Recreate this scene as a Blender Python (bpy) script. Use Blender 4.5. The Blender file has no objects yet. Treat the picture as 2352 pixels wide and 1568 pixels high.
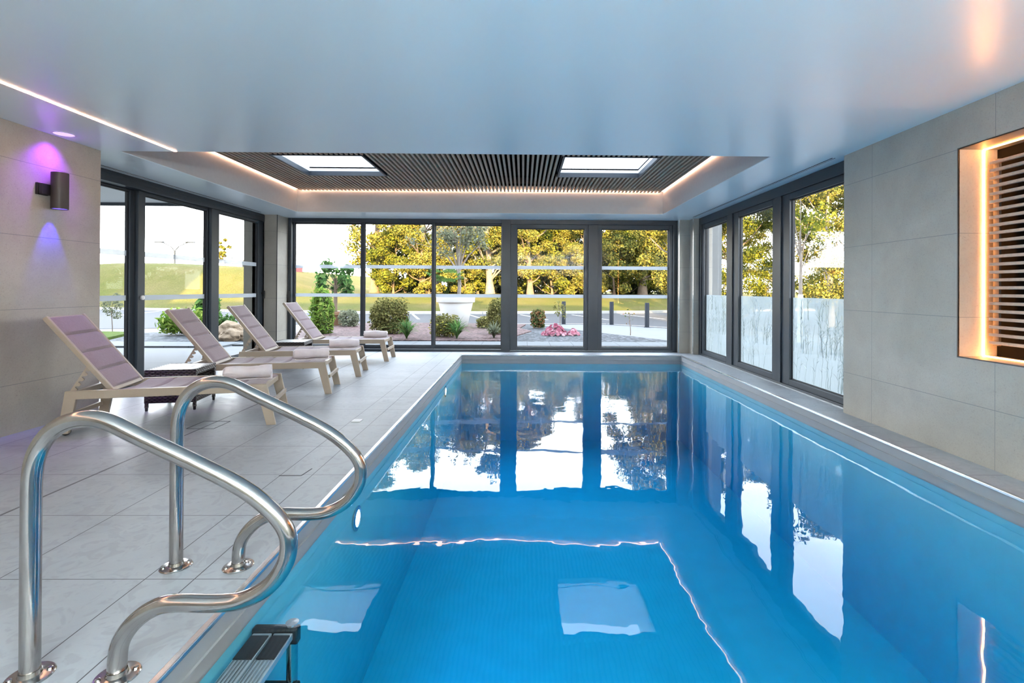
import bpy, bmesh, math, random
from mathutils import Vector, Matrix, noise

S = bpy.context.scene
COL = S.collection
R = math.radians
rnd = random.Random(7)

# ------------------------------------------------------------------ mesh builder
class MB:
    def __init__(self):
        self.v, self.f = [], []
    def add(self, vs, fs):
        b = len(self.v)
        self.v += [tuple(p) for p in vs]
        self.f += [tuple(b + i for i in f) for f in fs]
        return self
    def box(self, a, b, M=None):
        x0, y0, z0 = (min(a[i], b[i]) for i in range(3))
        x1, y1, z1 = (max(a[i], b[i]) for i in range(3))
        vs = [(x0,y0,z0),(x1,y0,z0),(x1,y1,z0),(x0,y1,z0),(x0,y0,z1),(x1,y0,z1),(x1,y1,z1),(x0,y1,z1)]
        if M is not None:
            vs = [M @ Vector(p) for p in vs]
        return self.add(vs, [(3,2,1,0),(4,5,6,7),(0,1,5,4),(1,2,6,5),(2,3,7,6),(3,0,4,7)])
    def bar(self, p, q, w, h, up=(0,0,1)):
        p, q, up = Vector(p), Vector(q), Vector(up)
        d = (q - p).normalized()
        s = d.cross(up).normalized()
        u = s.cross(d).normalized()
        c = [(-w/2,-h/2),(w/2,-h/2),(w/2,h/2),(-w/2,h/2)]
        vs = [p + s*a + u*b for a, b in c] + [q + s*a + u*b for a, b in c]
        return self.add(vs, [(3,2,1,0),(4,5,6,7),(0,1,5,4),(1,2,6,5),(2,3,7,6),(3,0,4,7)])
    def tube(self, pts, r, n=12, caps=True):
        pts = [Vector(p) for p in pts]
        m = len(pts)
        rs = r if isinstance(r, (list, tuple)) else [r]*m
        t0 = (pts[1]-pts[0]).normalized()
        ref = Vector((0,0,1)) if abs(t0.z) < .9 else Vector((0,1,0))
        s = t0.cross(ref).normalized()
        vs, fs = [], []
        for i, p in enumerate(pts):
            t = (pts[min(i+1,m-1)]-pts[max(i-1,0)]).normalized()
            s = (s - t*s.dot(t)).normalized()
            u = t.cross(s)
            for k in range(n):
                a = 2*math.pi*k/n
                vs.append(p + (s*math.cos(a) + u*math.sin(a))*rs[i])
        for i in range(m-1):
            for k in range(n):
                k2 = (k+1) % n
                fs.append((i*n+k, i*n+k2, (i+1)*n+k2, (i+1)*n+k))
        if caps:
            fs.append(tuple(range(n-1,-1,-1)))
            fs.append(tuple((m-1)*n+k for k in range(n)))
        return self.add(vs, fs)
    def lathe(self, prof, n=32, c=(0,0,0), close=False):
        vs, fs = [], []
        m = len(prof)
        for r, z in prof:
            for k in range(n):
                a = 2*math.pi*k/n
                vs.append((c[0]+r*math.cos(a), c[1]+r*math.sin(a), c[2]+z))
        for i in range(m-1):
            for k in range(n):
                k2 = (k+1) % n
                fs.append((i*n+k, i*n+k2, (i+1)*n+k2, (i+1)*n+k))
        if close:
            fs.append(tuple(range(n-1,-1,-1)))
            fs.append(tuple((m-1)*n+k for k in range(n)))
        return self.add(vs, fs)
    def prism(self, poly, z0, z1, M=None):
        n = len(poly)
        vs = [Vector((x,y,z0)) for x,y in poly] + [Vector((x,y,z1)) for x,y in poly]
        if M is not None:
            vs = [M @ p for p in vs]
        return self.add(vs, [tuple(range(n-1,-1,-1)), tuple(range(n,2*n))] +
                        [(i,(i+1)%n,n+(i+1)%n,n+i) for i in range(n)])
    def build(self, name, mat, parent=None, bevel=0, smooth=False, sub=0, loc=None):
        me = bpy.data.meshes.new(name)
        me.from_pydata(self.v, [], self.f)
        bm = bmesh.new(); bm.from_mesh(me)
        if len(self.v) < 20000:
            bmesh.ops.recalc_face_normals(bm, faces=bm.faces)
        bm.to_mesh(me); bm.free()
        if smooth:
            for p in me.polygons: p.use_smooth = True
            me.set_sharp_from_angle(angle=R(40))
        me.materials.append(mat)
        o = bpy.data.objects.new(name, me)
        COL.objects.link(o)
        if parent is not None: o.parent = parent
        if loc is not None: o.location = loc
        if bevel:
            m = o.modifiers.new('edge', 'BEVEL'); m.width = bevel; m.segments = 2; m.limit_method = 'ANGLE'
        if sub:
            m = o.modifiers.new('round', 'SUBSURF'); m.levels = sub; m.render_levels = sub
        return o

def tag(o, label, cat, group=None, kind=None):
    o['label'] = label; o['category'] = cat
    if group: o['group'] = group
    if kind: o['kind'] = kind
    return o
def thing(name, label, cat, loc=(0,0,0), rz=0, group=None, kind=None):
    o = bpy.data.objects.new(name, None); COL.objects.link(o)
    o.location = loc; o.rotation_euler = (0,0,rz); o.empty_display_size = .1
    return tag(o, label, cat, group, kind)
def copy_tree(o, parent=None):
    c = o.copy(); COL.objects.link(c)
    if parent is not None: c.parent = parent
    for ch in list(o.children): copy_tree(ch, c)
    return c

# ------------------------------------------------------------------ materials
def newmat(name):
    m = bpy.data.materials.new(name); m.use_nodes = True
    nt = m.node_tree; nt.nodes.clear()
    out = nt.nodes.new('ShaderNodeOutputMaterial')
    return m, nt, out
def N(nt, t, **kw):
    n = nt.nodes.new(t)
    for k, v in kw.items(): setattr(n, k, v)
    return n
def setin(nt, n, key, v):
    s = n.inputs[key]
    if isinstance(v, bpy.types.NodeSocket): nt.links.new(v, s)
    elif isinstance(v, (tuple, list)) and len(v) == 3 and s.type == 'RGBA': s.default_value = (*v, 1)
    else: s.default_value = v
def math_(nt, op, a, b=None, c=None):
    n = N(nt, 'ShaderNodeMath', operation=op)
    setin(nt, n, 0, a)
    if b is not None: setin(nt, n, 1, b)
    if c is not None: setin(nt, n, 2, c)
    return n.outputs[0]
def mix(nt, f, a, b, blend='MIX'):
    n = N(nt, 'ShaderNodeMix', data_type='RGBA', blend_type=blend)
    setin(nt, n, 0, f); setin(nt, n, 6, a); setin(nt, n, 7, b)
    return n.outputs[2]
def ramp(nt, f, stops):
    n = N(nt, 'ShaderNodeValToRGB')
    e = n.color_ramp.elements
    while len(e) < len(stops): e.new(.5)
    for i, (p, c) in enumerate(stops):
        e[i].position = p; e[i].color = (*c, 1) if len(c) == 3 else c
    setin(nt, n, 0, f)
    return n.outputs[0]
def coords(nt, world=True):
    if world: return N(nt, 'ShaderNodeNewGeometry').outputs['Position']
    return N(nt, 'ShaderNodeTexCoord').outputs['Object']
def nz(nt, vec, scale, detail=4, rough=.55, out=0, dist=0.):
    n = N(nt, 'ShaderNodeTexNoise')
    setin(nt, n, 'Vector', vec); n.inputs['Scale'].default_value = scale
    n.inputs['Detail'].default_value = detail; n.inputs['Roughness'].default_value = rough
    n.inputs['Distortion'].default_value = dist
    return n.outputs[out]
def scalevec(nt, vec, s):
    n = N(nt, 'ShaderNodeVectorMath', operation='MULTIPLY'); setin(nt, n, 0, vec); n.inputs[1].default_value = s
    return n.outputs[0]
def bump(nt, h, strength=.2, dist=.01):
    n = N(nt, 'ShaderNodeBump'); setin(nt, n, 'Height', h)
    n.inputs['Strength'].default_value = strength; n.inputs['Distance'].default_value = dist
    return n.outputs[0]
def bsdf(nt, out, col, rough=.5, metal=0., spec=.5, normal=None, **kw):
    b = N(nt, 'ShaderNodeBsdfPrincipled')
    setin(nt, b, 'Base Color', col); setin(nt, b, 'Roughness', rough); setin(nt, b, 'Metallic', metal)
    setin(nt, b, 'Specular IOR Level', spec)
    if normal is not None: setin(nt, b, 'Normal', normal)
    for k, v in kw.items(): setin(nt, b, k, v)
    nt.links.new(b.outputs[0], out.inputs[0])
    return b
def simple(name, col, rough=.5, metal=0., spec=.5, nscale=0, namp=.15, bscale=0, bstr=.1, world=False, **kw):
    m, nt, out = newmat(name)
    c = col; nrm = None
    if nscale:
        f = nz(nt, coords(nt, world), nscale, 5)
        c = ramp(nt, f, [(.25, tuple(x*(1-namp) for x in col)), (.75, tuple(min(1, x*(1+namp)) for x in col))])
    if bscale: nrm = bump(nt, nz(nt, coords(nt, world), bscale, 3), bstr, .004)
    bsdf(nt, out, c, rough, metal, spec, nrm, **kw)
    return m
def emit(name, col, strength):
    m, nt, out = newmat(name)
    e = N(nt, 'ShaderNodeEmission'); setin(nt, e, 0, col); e.inputs[1].default_value = strength
    nt.links.new(e.outputs[0], out.inputs[0])
    return m
def near_line(nt, c, off, pitch, w):
    """1 where coordinate c is within w/2 of a line at off + k*pitch"""
    t = math_(nt, 'DIVIDE', math_(nt, 'SUBTRACT', c, off), pitch)
    d = math_(nt, 'MULTIPLY', math_(nt, 'ABSOLUTE', math_(nt, 'SUBTRACT', t, math_(nt, 'ROUND', t))), pitch)
    return math_(nt, 'LESS_THAN', d, w/2)
def one_line(nt, c, at, w):
    return math_(nt, 'LESS_THAN', math_(nt, 'ABSOLUTE', math_(nt, 'SUBTRACT', c, at)), w/2)
def sep(nt, v):
    n = N(nt, 'ShaderNodeSeparateXYZ'); setin(nt, n, 0, v)
    return n.outputs

def mat_floor():
    m, nt, out = newmat('slate_look_porcelain_tile')
    P = coords(nt); x, y, z = sep(nt, P)
    left = math_(nt, 'LESS_THAN', x, -1.45)
    jx = math_(nt, 'MULTIPLY', near_line(nt, x, -1.535, .592, .0045), left)
    jx = math_(nt, 'MAXIMUM', jx, math_(nt, 'MULTIPLY', one_line(nt, x, -1.335, .005), math_(nt, 'LESS_THAN', x, 0)))
    jx = math_(nt, 'MAXIMUM', jx, one_line(nt, x, -2.71, .010))
    jy = near_line(nt, y, 2.1, .585, .004)
    j = math_(nt, 'MAXIMUM', jx, jy)
    warp = scalevec(nt, P, (1, 1, 1))
    n1 = nz(nt, warp, 1.6, 6, .6, dist=.6)
    v = N(nt, 'ShaderNodeTexNoise'); setin(nt, v, 'Vector', P); v.inputs['Scale'].default_value = 9; v.inputs['Detail'].default_value = 6
    v.inputs['Distortion'].default_value = 1.4
    flake = ramp(nt, v.outputs[0], [(.40, (.75,.75,.75)), (.47, (1,1,1)), (.60, (1,1,1)), (.66, (.82,.82,.82))])
    base = ramp(nt, n1, [(.3, (.265,.28,.30)), (.7, (.34,.358,.378))])
    base = mix(nt, .5, base, flake, 'MULTIPLY')
    col = mix(nt, j, base, (.045,.045,.05))
    h = math_(nt, 'SUBTRACT', math_(nt, 'MULTIPLY', v.outputs[0], .5), math_(nt, 'MULTIPLY', j, .8))
    bsdf(nt, out, col, ramp(nt, v.outputs[0], [(.3, (.40,)*3), (.7, (.52,)*3)]), 0, .35, bump(nt, h, .10, .005))
    return m
def mat_walltile():
    m, nt, out = newmat('concrete_look_wall_tile')
    P = coords(nt); x, y, z = sep(nt, P)
    jz = near_line(nt, z, .398, .606, .0035)
    jy = near_line(nt, y, 4.553, 1.2, .0032)
    right = math_(nt, 'GREATER_THAN', x, 0)
    j = math_(nt, 'MAXIMUM', jz, math_(nt, 'MULTIPLY', jy, right))
    n1 = nz(nt, P, 1.3, 7, .62, dist=.3)
    n2 = nz(nt, P, 85, 4, .7)
    c = ramp(nt, n1, [(.3, (.300,.277,.240)), (.7, (.405,.378,.332))])
    sp = ramp(nt, n2, [(.28, (.45,)*3), (.38, (.90,)*3), (.55, (1,)*3), (.78, (1.,1.,1.))])
    c = mix(nt, .6, c, sp, 'MULTIPLY')
    c = mix(nt, j, c, (.16,.17,.17))
    bsdf(nt, out, c, .55, 0, .35, bump(nt, math_(nt, 'SUBTRACT', math_(nt, 'MULTIPLY', n2, .3), j), .1, .003))
    return m
def mat_ceiling():
    m, nt, out = newmat('satin_stretch_ceiling')
    P = coords(nt)
    n1 = nz(nt, scalevec(nt, P, (3, 14, 3)), 3, 5, .6)
    bsdf(nt, out, (.77,.87,.90), .30, 0, .9, None)  # base tint carries the teal light reflected up from the pool
    return m
def mat_glass(name='window_glass', tint=(.97,.985,.98), ior=1.25):
    m, nt, out = newmat(name)
    t = N(nt, 'ShaderNodeBsdfTransparent'); setin(nt, t, 0, tint)
    g = N(nt, 'ShaderNodeBsdfGlossy'); g.inputs['Roughness'].default_value = 0.0
    f = fresnel_thin(nt, ior)
    s = N(nt, 'ShaderNodeMixShader')
    nt.links.new(f.outputs[0], s.inputs[0]); nt.links.new(t.outputs[0], s.inputs[1]); nt.links.new(g.outputs[0], s.inputs[2])
    nt.links.new(s.outputs[0], out.inputs[0])
    return m
def fresnel_thin(nt, ior, normal=None):
    """the same reflectance from either side of the surface"""
    b = N(nt, 'ShaderNodeNewGeometry').outputs['Backfacing']
    f = N(nt, 'ShaderNodeFresnel')
    setin(nt, f, 0, math_(nt, 'MULTIPLY_ADD', b, 1/ior-ior, ior))
    if normal is not None: setin(nt, f, 'Normal', normal)
    return f
def mat_film(name, col, clear, pattern=False):
    """white translucent adhesive film"""
    m, nt, out = newmat(name)
    t = N(nt, 'ShaderNodeBsdfTransparent'); setin(nt, t, 0, (.95,.97,.97))
    d = N(nt, 'ShaderNodeBsdfDiffuse'); setin(nt, d, 0, col)
    l = N(nt, 'ShaderNodeBsdfTranslucent'); setin(nt, l, 0, col)
    a = N(nt, 'ShaderNodeMixShader'); a.inputs[0].default_value = .55
    nt.links.new(d.outputs[0], a.inputs[1]); nt.links.new(l.outputs[0], a.inputs[2])
    s = N(nt, 'ShaderNodeMixShader')
    fac = clear
    if pattern:
        P = coords(nt)
        n1 = nz(nt, scalevec(nt, P, (1, 9, 1.2)), 4, 3, .6)
        fac = math_(nt, 'MULTIPLY_ADD', n1, .18, clear - .09)
    setin(nt, s, 0, fac)
    nt.links.new(a.outputs[0], s.inputs[1]); nt.links.new(t.outputs[0], s.inputs[2])
    nt.links.new(s.outputs[0], out.inputs[0])
    return m
def mat_water():
    m, nt, out = newmat('pool_water')
    P = coords(nt)
    n1 = nz(nt, scalevec(nt, P, (1, 1, 1)), 1.1, 2, .5)
    n2 = nz(nt, P, 5.5, 2, .5)
    y = sep(nt, P)[1]
    fine = nz(nt, scalevec(nt, P, (1, 2.2, 1)), 14, 2, .5)
    far = ramp(nt, math_(nt, 'DIVIDE', y, 10.), [(.45, (0,)*3), (.9, (1,)*3)])
    h = math_(nt, 'ADD', n1, math_(nt, 'MULTIPLY', n2, .10))
    h = math_(nt, 'ADD', h, math_(nt, 'MULTIPLY', math_(nt, 'MULTIPLY', fine, far), .09))
    nrm = bump(nt, h, .10, .06)
    t = N(nt, 'ShaderNodeBsdfTransparent'); setin(nt, t, 0, (.97,.99,1))
    g = N(nt, 'ShaderNodeBsdfGlossy'); g.inputs['Roughness'].default_value = 0.0; setin(nt, g, 'Normal', nrm)
    f = fresnel_thin(nt, 1.33, nrm)
    s = N(nt, 'ShaderNodeMixShader')
    nt.links.new(f.outputs[0], s.inputs[0]); nt.links.new(t.outputs[0], s.inputs[1]); nt.links.new(g.outputs[0], s.inputs[2])
    nt.links.new(s.outputs[0], out.inputs[0])
    v = N(nt, 'ShaderNodeVolumeAbsorption'); setin(nt, v, 0, (.36,.86,.935)); v.inputs[1].default_value = WATER_DENSITY
    nt.links.new(v.outputs[0], out.inputs[1])
    return m
def mat_leaf(name, stops, transl=.35, rough=.6):
    m, nt, out = newmat(name)
    isl = N(nt, 'ShaderNodeNewGeometry').outputs['Random Per Island']
    c = ramp(nt, isl, stops)
    d = N(nt, 'ShaderNodeBsdfDiffuse'); setin(nt, d, 0, c)
    l = N(nt, 'ShaderNodeBsdfTranslucent'); setin(nt, l, 0, c)
    s = N(nt, 'ShaderNodeMixShader'); s.inputs[0].default_value = transl
    nt.links.new(d.outputs[0], s.inputs[1]); nt.links.new(l.outputs[0], s.inputs[2])
    nt.links.new(s.outputs[0], out.inputs[0])
    return m
def mat_chips(name, cols, scale, rough=.8, bstr=.6):
    m, nt, out = newmat(name)
    P = coords(nt)
    v = N(nt, 'ShaderNodeTexVoronoi'); setin(nt, v, 'Vector', scalevec(nt, P, (1, 1.0, 1))); v.inputs['Scale'].default_value = scale
    r = sep(nt, v.outputs['Color'])[0]
    c = ramp(nt, r, [(i/(len(cols)-1), k) for i, k in enumerate(cols)])
    big = nz(nt, P, 1.2, 4)
    c = mix(nt, .5, c, ramp(nt, big, [(.3, (.6,)*3), (.7, (1,)*3)]), 'MULTIPLY')
    bsdf(nt, out, c, rough, 0, .3, bump(nt, v.outputs['Distance'], bstr, .03))
    return m
def mat_wicker():
    m, nt, out = newmat('dark_woven_rattan')
    P = coords(nt, False)
    x, y, z = sep(nt, P)
    # strands passing over and under upright canes, row by row
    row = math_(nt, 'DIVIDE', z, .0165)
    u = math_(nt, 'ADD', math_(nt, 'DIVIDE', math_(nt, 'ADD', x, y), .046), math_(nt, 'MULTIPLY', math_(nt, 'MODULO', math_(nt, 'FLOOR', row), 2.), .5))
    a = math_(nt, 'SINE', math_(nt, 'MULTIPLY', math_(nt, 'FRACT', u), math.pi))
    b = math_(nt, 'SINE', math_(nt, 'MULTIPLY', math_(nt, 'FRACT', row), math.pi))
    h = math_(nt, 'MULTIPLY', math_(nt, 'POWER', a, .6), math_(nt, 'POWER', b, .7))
    c = ramp(nt, h, [(.12, (.004,.0035,.0035)), (.5, (.035,.029,.028)), (.95, (.13,.108,.104))])  # strand highlights and crevice shade are painted into the weave colour
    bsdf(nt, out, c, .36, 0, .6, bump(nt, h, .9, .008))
    return m
def mat_sling():
    m, nt, out = newmat('mauve_padded_mesh_fabric')
    P = coords(nt, False)
    w = N(nt, 'ShaderNodeTexWave'); setin(nt, w, 'Vector', P); w.inputs['Scale'].default_value = 160
    n1 = nz(nt, scalevec(nt, P, (40, 400, 40)), 1, 3)
    c = ramp(nt, n1, [(.3, (.205,.152,.170)), (.7, (.275,.212,.232))])
    bsdf(nt, out, c, .75, 0, .3, bump(nt, n1, .25, .002), **{'Sheen Weight': .15})
    return m
def mat_towel():
    m, nt, out = newmat('pale_pink_terry_cotton')
    P = coords(nt, False)
    n1 = nz(nt, P, 240, 3); n2 = nz(nt, P, 9, 3)
    c = ramp(nt, n2, [(.3, (.74,.66,.665)), (.7, (.84,.765,.77))])
    bsdf(nt, out, c, .95, 0, .1, bump(nt, math_(nt, 'ADD', n1, math_(nt, 'MULTIPLY', n2, 2.)), .5, .006), **{'Sheen Weight': .3})
    return m
def mat_grass(name, a, b, c):
    m, nt, out = newmat(name)
    P = coords(nt)
    n1 = nz(nt, P, .35, 5, .6); n2 = nz(nt, P, 14, 5, .75)
    col = ramp(nt, n1, [(.32, a), (.5, b), (.68, c)])
    col = mix(nt, .75, col, ramp(nt, n2, [(.3, (.45,)*3), (.7, (1.25,)*3)]), 'MULTIPLY')
    bsdf(nt, out, col, .9, 0, .1, bump(nt, n2, 1., .15))
    return m
def mat_paving(name, col, joint, ox, px, oy, py):
    m, nt, out = newmat(name)
    P = coords(nt); x, y, z = sep(nt, P)
    j = math_(nt, 'MAXIMUM', near_line(nt, x, ox, px, .014), near_line(nt, y, oy, py, .014))
    n1 = nz(nt, P, 2.2, 5); n2 = nz(nt, P, 60, 3)
    c = ramp(nt, n1, [(.3, tuple(k*.9 for k in col)), (.7, col)])
    c = mix(nt, .3, c, ramp(nt, n2, [(.3, (.7,)*3), (.6, (1,)*3)]), 'MULTIPLY')
    bsdf(nt, out, mix(nt, j, c, joint), .8, 0, .3)
    return m

WATER_DENSITY = 1.15
M = {}
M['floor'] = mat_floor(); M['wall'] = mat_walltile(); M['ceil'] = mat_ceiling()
M['glass'] = mat_glass(); M['doorglass'] = mat_glass('door_glass', ior=1.10); M['film'] = mat_film('frosted_white_film', (.33,.37,.385), .42, True)
M['band'] = mat_film('white_safety_band', (.50,.53,.57), .20)
M['bamboo'] = mat_film('bamboo_print_film', (.11,.14,.085), .55)
M['bamboo_white'] = mat_film('white_stalk_print_film', (.50,.54,.56), .15)
M['frame'] = simple('anthracite_aluminium', (.018,.025,.034), .38, 0, .5, 60, .08, world=True)
M['frame2'] = simple('anthracite_sash', (.022,.030,.040), .42, 0, .5, 60, .08, world=True)
M['rubber'] = simple('black_gasket', (.012,.012,.014), .6)
M['steel'] = simple('polished_stainless_steel', (.43,.41,.395), .16, 1., .5, 9, .10, 120, .03)
M['steelb'] = simple('brushed_stainless_trim', (.60,.62,.64), .26, 1., .5, 30, .08)
M['liner'] = simple('pool_liner_light_grey', (0.2691,0.2768,0.2806), .5, 0, .4, 5, .05, world=True)
M['poolblue'] = simple('pool_liner_blue', (.12,.45,.56), .5, 0, .4, 5, .05, world=True)
M['water'] = mat_water()
M['taupe'] = simple('taupe_powder_coat', (.355,.290,.225), .42, 0, .5, 200, .06)
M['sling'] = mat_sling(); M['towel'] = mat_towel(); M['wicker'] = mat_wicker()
M['tabletop'] = simple('pale_composite_slat', (.42,.42,.40), .4, 0, .5, 18, .07)
M['black'] = simple('black_plastic', (.010,.010,.012), .35)
M['sconce'] = simple('bronze_black_metal', (.030,.024,.022), .5, 0, .5)
M['white'] = simple('white_paint', (.78,.79,.80), .5, 0, .4)
M['recess'] = simple('matt_plaster', (.62,.60,.58), .7, 0, .3, 20, .03, world=True)
M['slat'] = simple('grey_brown_ceiling_slat', (.50,.37,.265), .5, 0, .3, 25, .15, world=True)
M['dark'] = simple('black_acoustic_felt', (.004,.004,.004), .95, 0, .05)
M['wood'] = simple('light_beech_slat', (.50,.37,.28), .5, 0, .4, 40, .12, world=True)
M['warm'] = emit('warm_led', (1., .60, .40), 4.)
M['warmc'] = emit('warm_led_ceiling', (1., .52, .30), 10.)
M['warmn'] = emit('warm_led_niche', (1., .37, .09), 20.)
M['violet'] = emit('violet_lamp_glass', (.16, .10, 1.), .6)
M['blueled'] = emit('blue_white_pool_lamp', (.45, .62, 1.), 45.)
M['render'] = simple('white_exterior_render', (0.165,0.17,0.17), .8, 0, .2, 3, .06, 80, .1, world=True)
M['concrete'] = mat_paving('pale_concrete_paving', (0.1175,0.12,0.1225), (0.065,0.065,0.065), -.3, 2.4, 10.9, 2.4)
M['paver'] = mat_paving('grey_paver_slabs', (0.095,0.1025,0.1075), (0.035,0.0375,0.04), -1.9, .5, 10.35, 1.4)
M['pebble'] = mat_chips('white_pebbles', [(0.05,0.045,0.04), (0.11,0.105,0.095), (0.17,0.165,0.155)], 45)
M['mulch'] = mat_chips('red_bark_mulch', [(.018,.008,.007), (.060,.030,.027), (.092,.050,.046), (.15,.092,.086)], 19)
M['slate'] = mat_chips('blue_slate_chips', [(.004,.005,.007), (.013,.0155,.019), (.036,.039,.044), (.10,.105,.112)], 15)
M['asphalt'] = simple('grey_asphalt', (0.04043,0.04004,0.04312), .85, 0, .3, 30, .2, world=True)
M['paint'] = simple('white_road_paint', (0.285,0.285,0.285), .7)
M['kerb'] = simple('pale_kerb_stone', (0.285,0.2802,0.266), .8, 0, .2, 8, .1, world=True)
M['lawn'] = mat_grass('dry_lawn', (0.1045,0.114,0.0209), (0.1283,0.1187,0.0285), (0.1757,0.1425,0.05225))
M['grass'] = mat_grass('green_grass', (0.0855,0.1425,0.0171), (0.1045,0.152,0.0209), (0.1235,0.1615,0.0285))
M['bark'] = simple('tree_bark', (0.1214,0.08925,0.06426), .9, 0, .1, 4, .35, 12, .8, world=True)
M['barkpale'] = simple('pale_bark', (0.1571,0.1321,0.1107), .9, 0, .1, 6, .3, 20, .6, world=True)
M['oak'] = mat_leaf('golden_oak_leaves', [(0, (.035,.048,.016)), (.3, (.085,.095,.022)), (.6, (.19,.165,.034)), (1, (.30,.245,.055))])
M['olivegreen'] = mat_leaf('olive_green_leaves', [(0, (0.04498,0.05998,0.01399)), (.5, (0.08996,0.105,0.01799)), (1, (0.1999,0.1849,0.02499))])
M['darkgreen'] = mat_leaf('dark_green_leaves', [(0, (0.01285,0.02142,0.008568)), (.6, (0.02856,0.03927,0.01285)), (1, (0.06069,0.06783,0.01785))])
M['greygreen'] = mat_leaf('grey_green_leaves', [(0, (0.08568,0.0971,0.06283)), (.6, (0.1371,0.1485,0.0971)), (1, (0.1942,0.1942,0.1257))])
M['boxleaf'] = mat_leaf('khaki_shrub_leaves', [(0, (0.05712,0.05941,0.02056)), (.6, (0.1314,0.1257,0.03998)), (1, (0.2171,0.1885,0.06854))], .2)
M['limeleaf'] = mat_leaf('lime_green_leaves', [(0, (0.06854,0.1371,0.02056)), (.6, (0.1371,0.2171,0.03427)), (1, (0.2514,0.297,0.06854))], .3)
M['freshleaf'] = mat_leaf('fresh_green_leaves', [(0, (0.02856,0.07426,0.02056)), (.6, (0.06283,0.1314,0.03427)), (1, (0.1257,0.1942,0.05712))], .3)
M['redleaf'] = mat_leaf('copper_tipped_leaves', [(0, (.035,.055,.020)), (.5, (.08,.10,.035)), (.75, (.15,.095,.04)), (1, (.24,.085,.045))], .3)
M['pinkleaf'] = mat_leaf('pink_heuchera_leaves', [(0, (.13,.028,.045)), (.5, (.27,.09,.12)), (1, (.40,.24,.26))], .3)
M['yellow'] = simple('yellow_petals', (0.336,0.288,0.008), .7)
M['bollard'] = simple('grey_bollard_paint', (.012,.015,.020), .6, 0, .15)
M['terracotta'] = simple('terracotta', (0.192,0.104,0.06), .8, 0, .2, 8, .1)
M['rock'] = simple('sandstone_rock', (0.216,0.16,0.108), .9, 0, .2, 5, .35, 9, .9)
M['red'] = simple('red_cladding', (.16,.012,.012), .7) if True else simple('x', (0.272,0.028,0.024), .6)
M['soil'] = simple('dark_soil', (.05,.04,.03), .95)

# ------------------------------------------------------------------ room dimensions (metres; floor z = 0)
XL, XR = -4.11, 3.144            # tiled side walls
WL, WR = -4.70, 3.262            # inner faces of the left and right glazing
YF = 9.70                        # inner face of the far glazing
YE = 5.0                         # end of the tiled side walls
ZC = 2.514
YB = -2.6
PX0, PX1, PY0, PY1 = -1.115, 2.885, -.6, 9.25
WZ = -.15
RX0, RX1, RY0, RY1 = -3.94, 2.447, 5.007, 8.92       # raised ceiling recess

def structure(o, label, cat):
    return tag(o, label, cat, kind='structure')

# floor
mb = MB()
mb.box((-4.95, YB, -.3), (PX0, 9.86, 0)); mb.box((PX0, PY1, -.3), (PX1, 9.86, 0))
mb.box((PX1, YB, -.3), (3.40, 9.86, 0)); mb.box((PX0, YB, -.3), (PX1, PY0, 0))
structure(mb.build('floor', M['floor']), 'grey slate look tiled pool deck around the water', 'floor')

# pool shell, trim, water
mb = MB(); t = .25; zb = -1.55
mb.box((PX0-t, PY0-t, zb-.2), (PX1+t, PY1+t, zb))
for a, b in (((PX0-t, PY0-t), (PX0+.012, PY1+t)), ((PX1-.012, PY0-t), (PX1+t, PY1+t)), ((PX0, PY0-t), (PX1, PY0+.012)), ((PX0, PY1-.012), (PX1, PY1+t))):
    mb.box((*a, zb), (*b, WZ-.012))
sh = mb.build('pool_basin', M['poolblue'])
structure(sh, 'light grey lined rectangular swimming pool basin', 'pool')
mb = MB()
i = .014
mb.box((PX0, PY0, WZ-.012), (PX0+i, PY1, -.016)); mb.box((PX1-i, PY0, WZ-.012), (PX1, PY1, -.016))
mb.box((PX0, PY0, WZ-.012), (PX1, PY0+i, -.016)); mb.box((PX0, PY1-i, WZ-.012), (PX1, PY1, -.016))
mb.build('liner_band', M['liner'], sh)
mb = MB()
for k in (-.085,):
    mb.box((PX0+i, PY0+i, k-.008), (PX0+i+.010, PY1-i, k)); mb.box((PX1-i-.010, PY0+i, k-.008), (PX1-i, PY1-i, k))
    mb.box((PX0+i, PY1-i-.010, k-.008), (PX1-i, PY1-i, k))
mb.build('liner_rail', M['liner'], sh)
mb = MB(); w = .020
mb.box((PX0-.006, PY0, -.016), (PX0+w, PY1, .003)); mb.box((PX1-w, PY0, -.016), (PX1+.006, PY1, .003))
mb.box((PX0, PY1-w, -.016), (PX1, PY1+.006, .003)); mb.box((PX0, PY0-.006, -.016), (PX1, PY0+w, .003))
structure(mb.build('trim_1', M['steelb'], bevel=.003), 'brushed steel edging strip round the pool', 'trim')
mb = MB()
mb.box((PX0-.1, PY0-.1, zb-.1), (PX1+.1, PY1+.1, WZ))
wt = mb.build('pool_water', M['water'])
tag(wt, 'still blue water filling the swimming pool', 'water', kind='stuff')

# side walls
mb = MB()
mb.box((-4.95, YB, 0), (XL, YE, ZC))
structure(mb.build('wall_left', M['wall'], bevel=.002), 'left wall of beige concrete look tiles', 'wall')
NY0, NY1, NZ0, NZ1, NX = 1.75, 3.64, .723, 2.216, 3.43
mb = MB()
mb.box((XR, YB, 0), (3.60, NY0, ZC)); mb.box((XR, NY1, 0), (3.60, YE-.045, ZC))
mb.box((XR, NY0, 0), (3.60, NY1, NZ0)); mb.box((XR, NY0, NZ1), (3.60, NY1, ZC)); mb.box((NX+.02, NY0, NZ0), (3.60, NY1, NZ1))
structure(mb.build('wall_right', M['wall']), 'right wall of pale concrete look tiles with lit niche', 'wall')
mb = MB()
mb.box((-4.95, YB-.2, 0), (3.6, YB, ZC))
structure(mb.build('wall_back', M['wall']), 'tiled wall closing the pool hall at its near end', 'wall')
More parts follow.
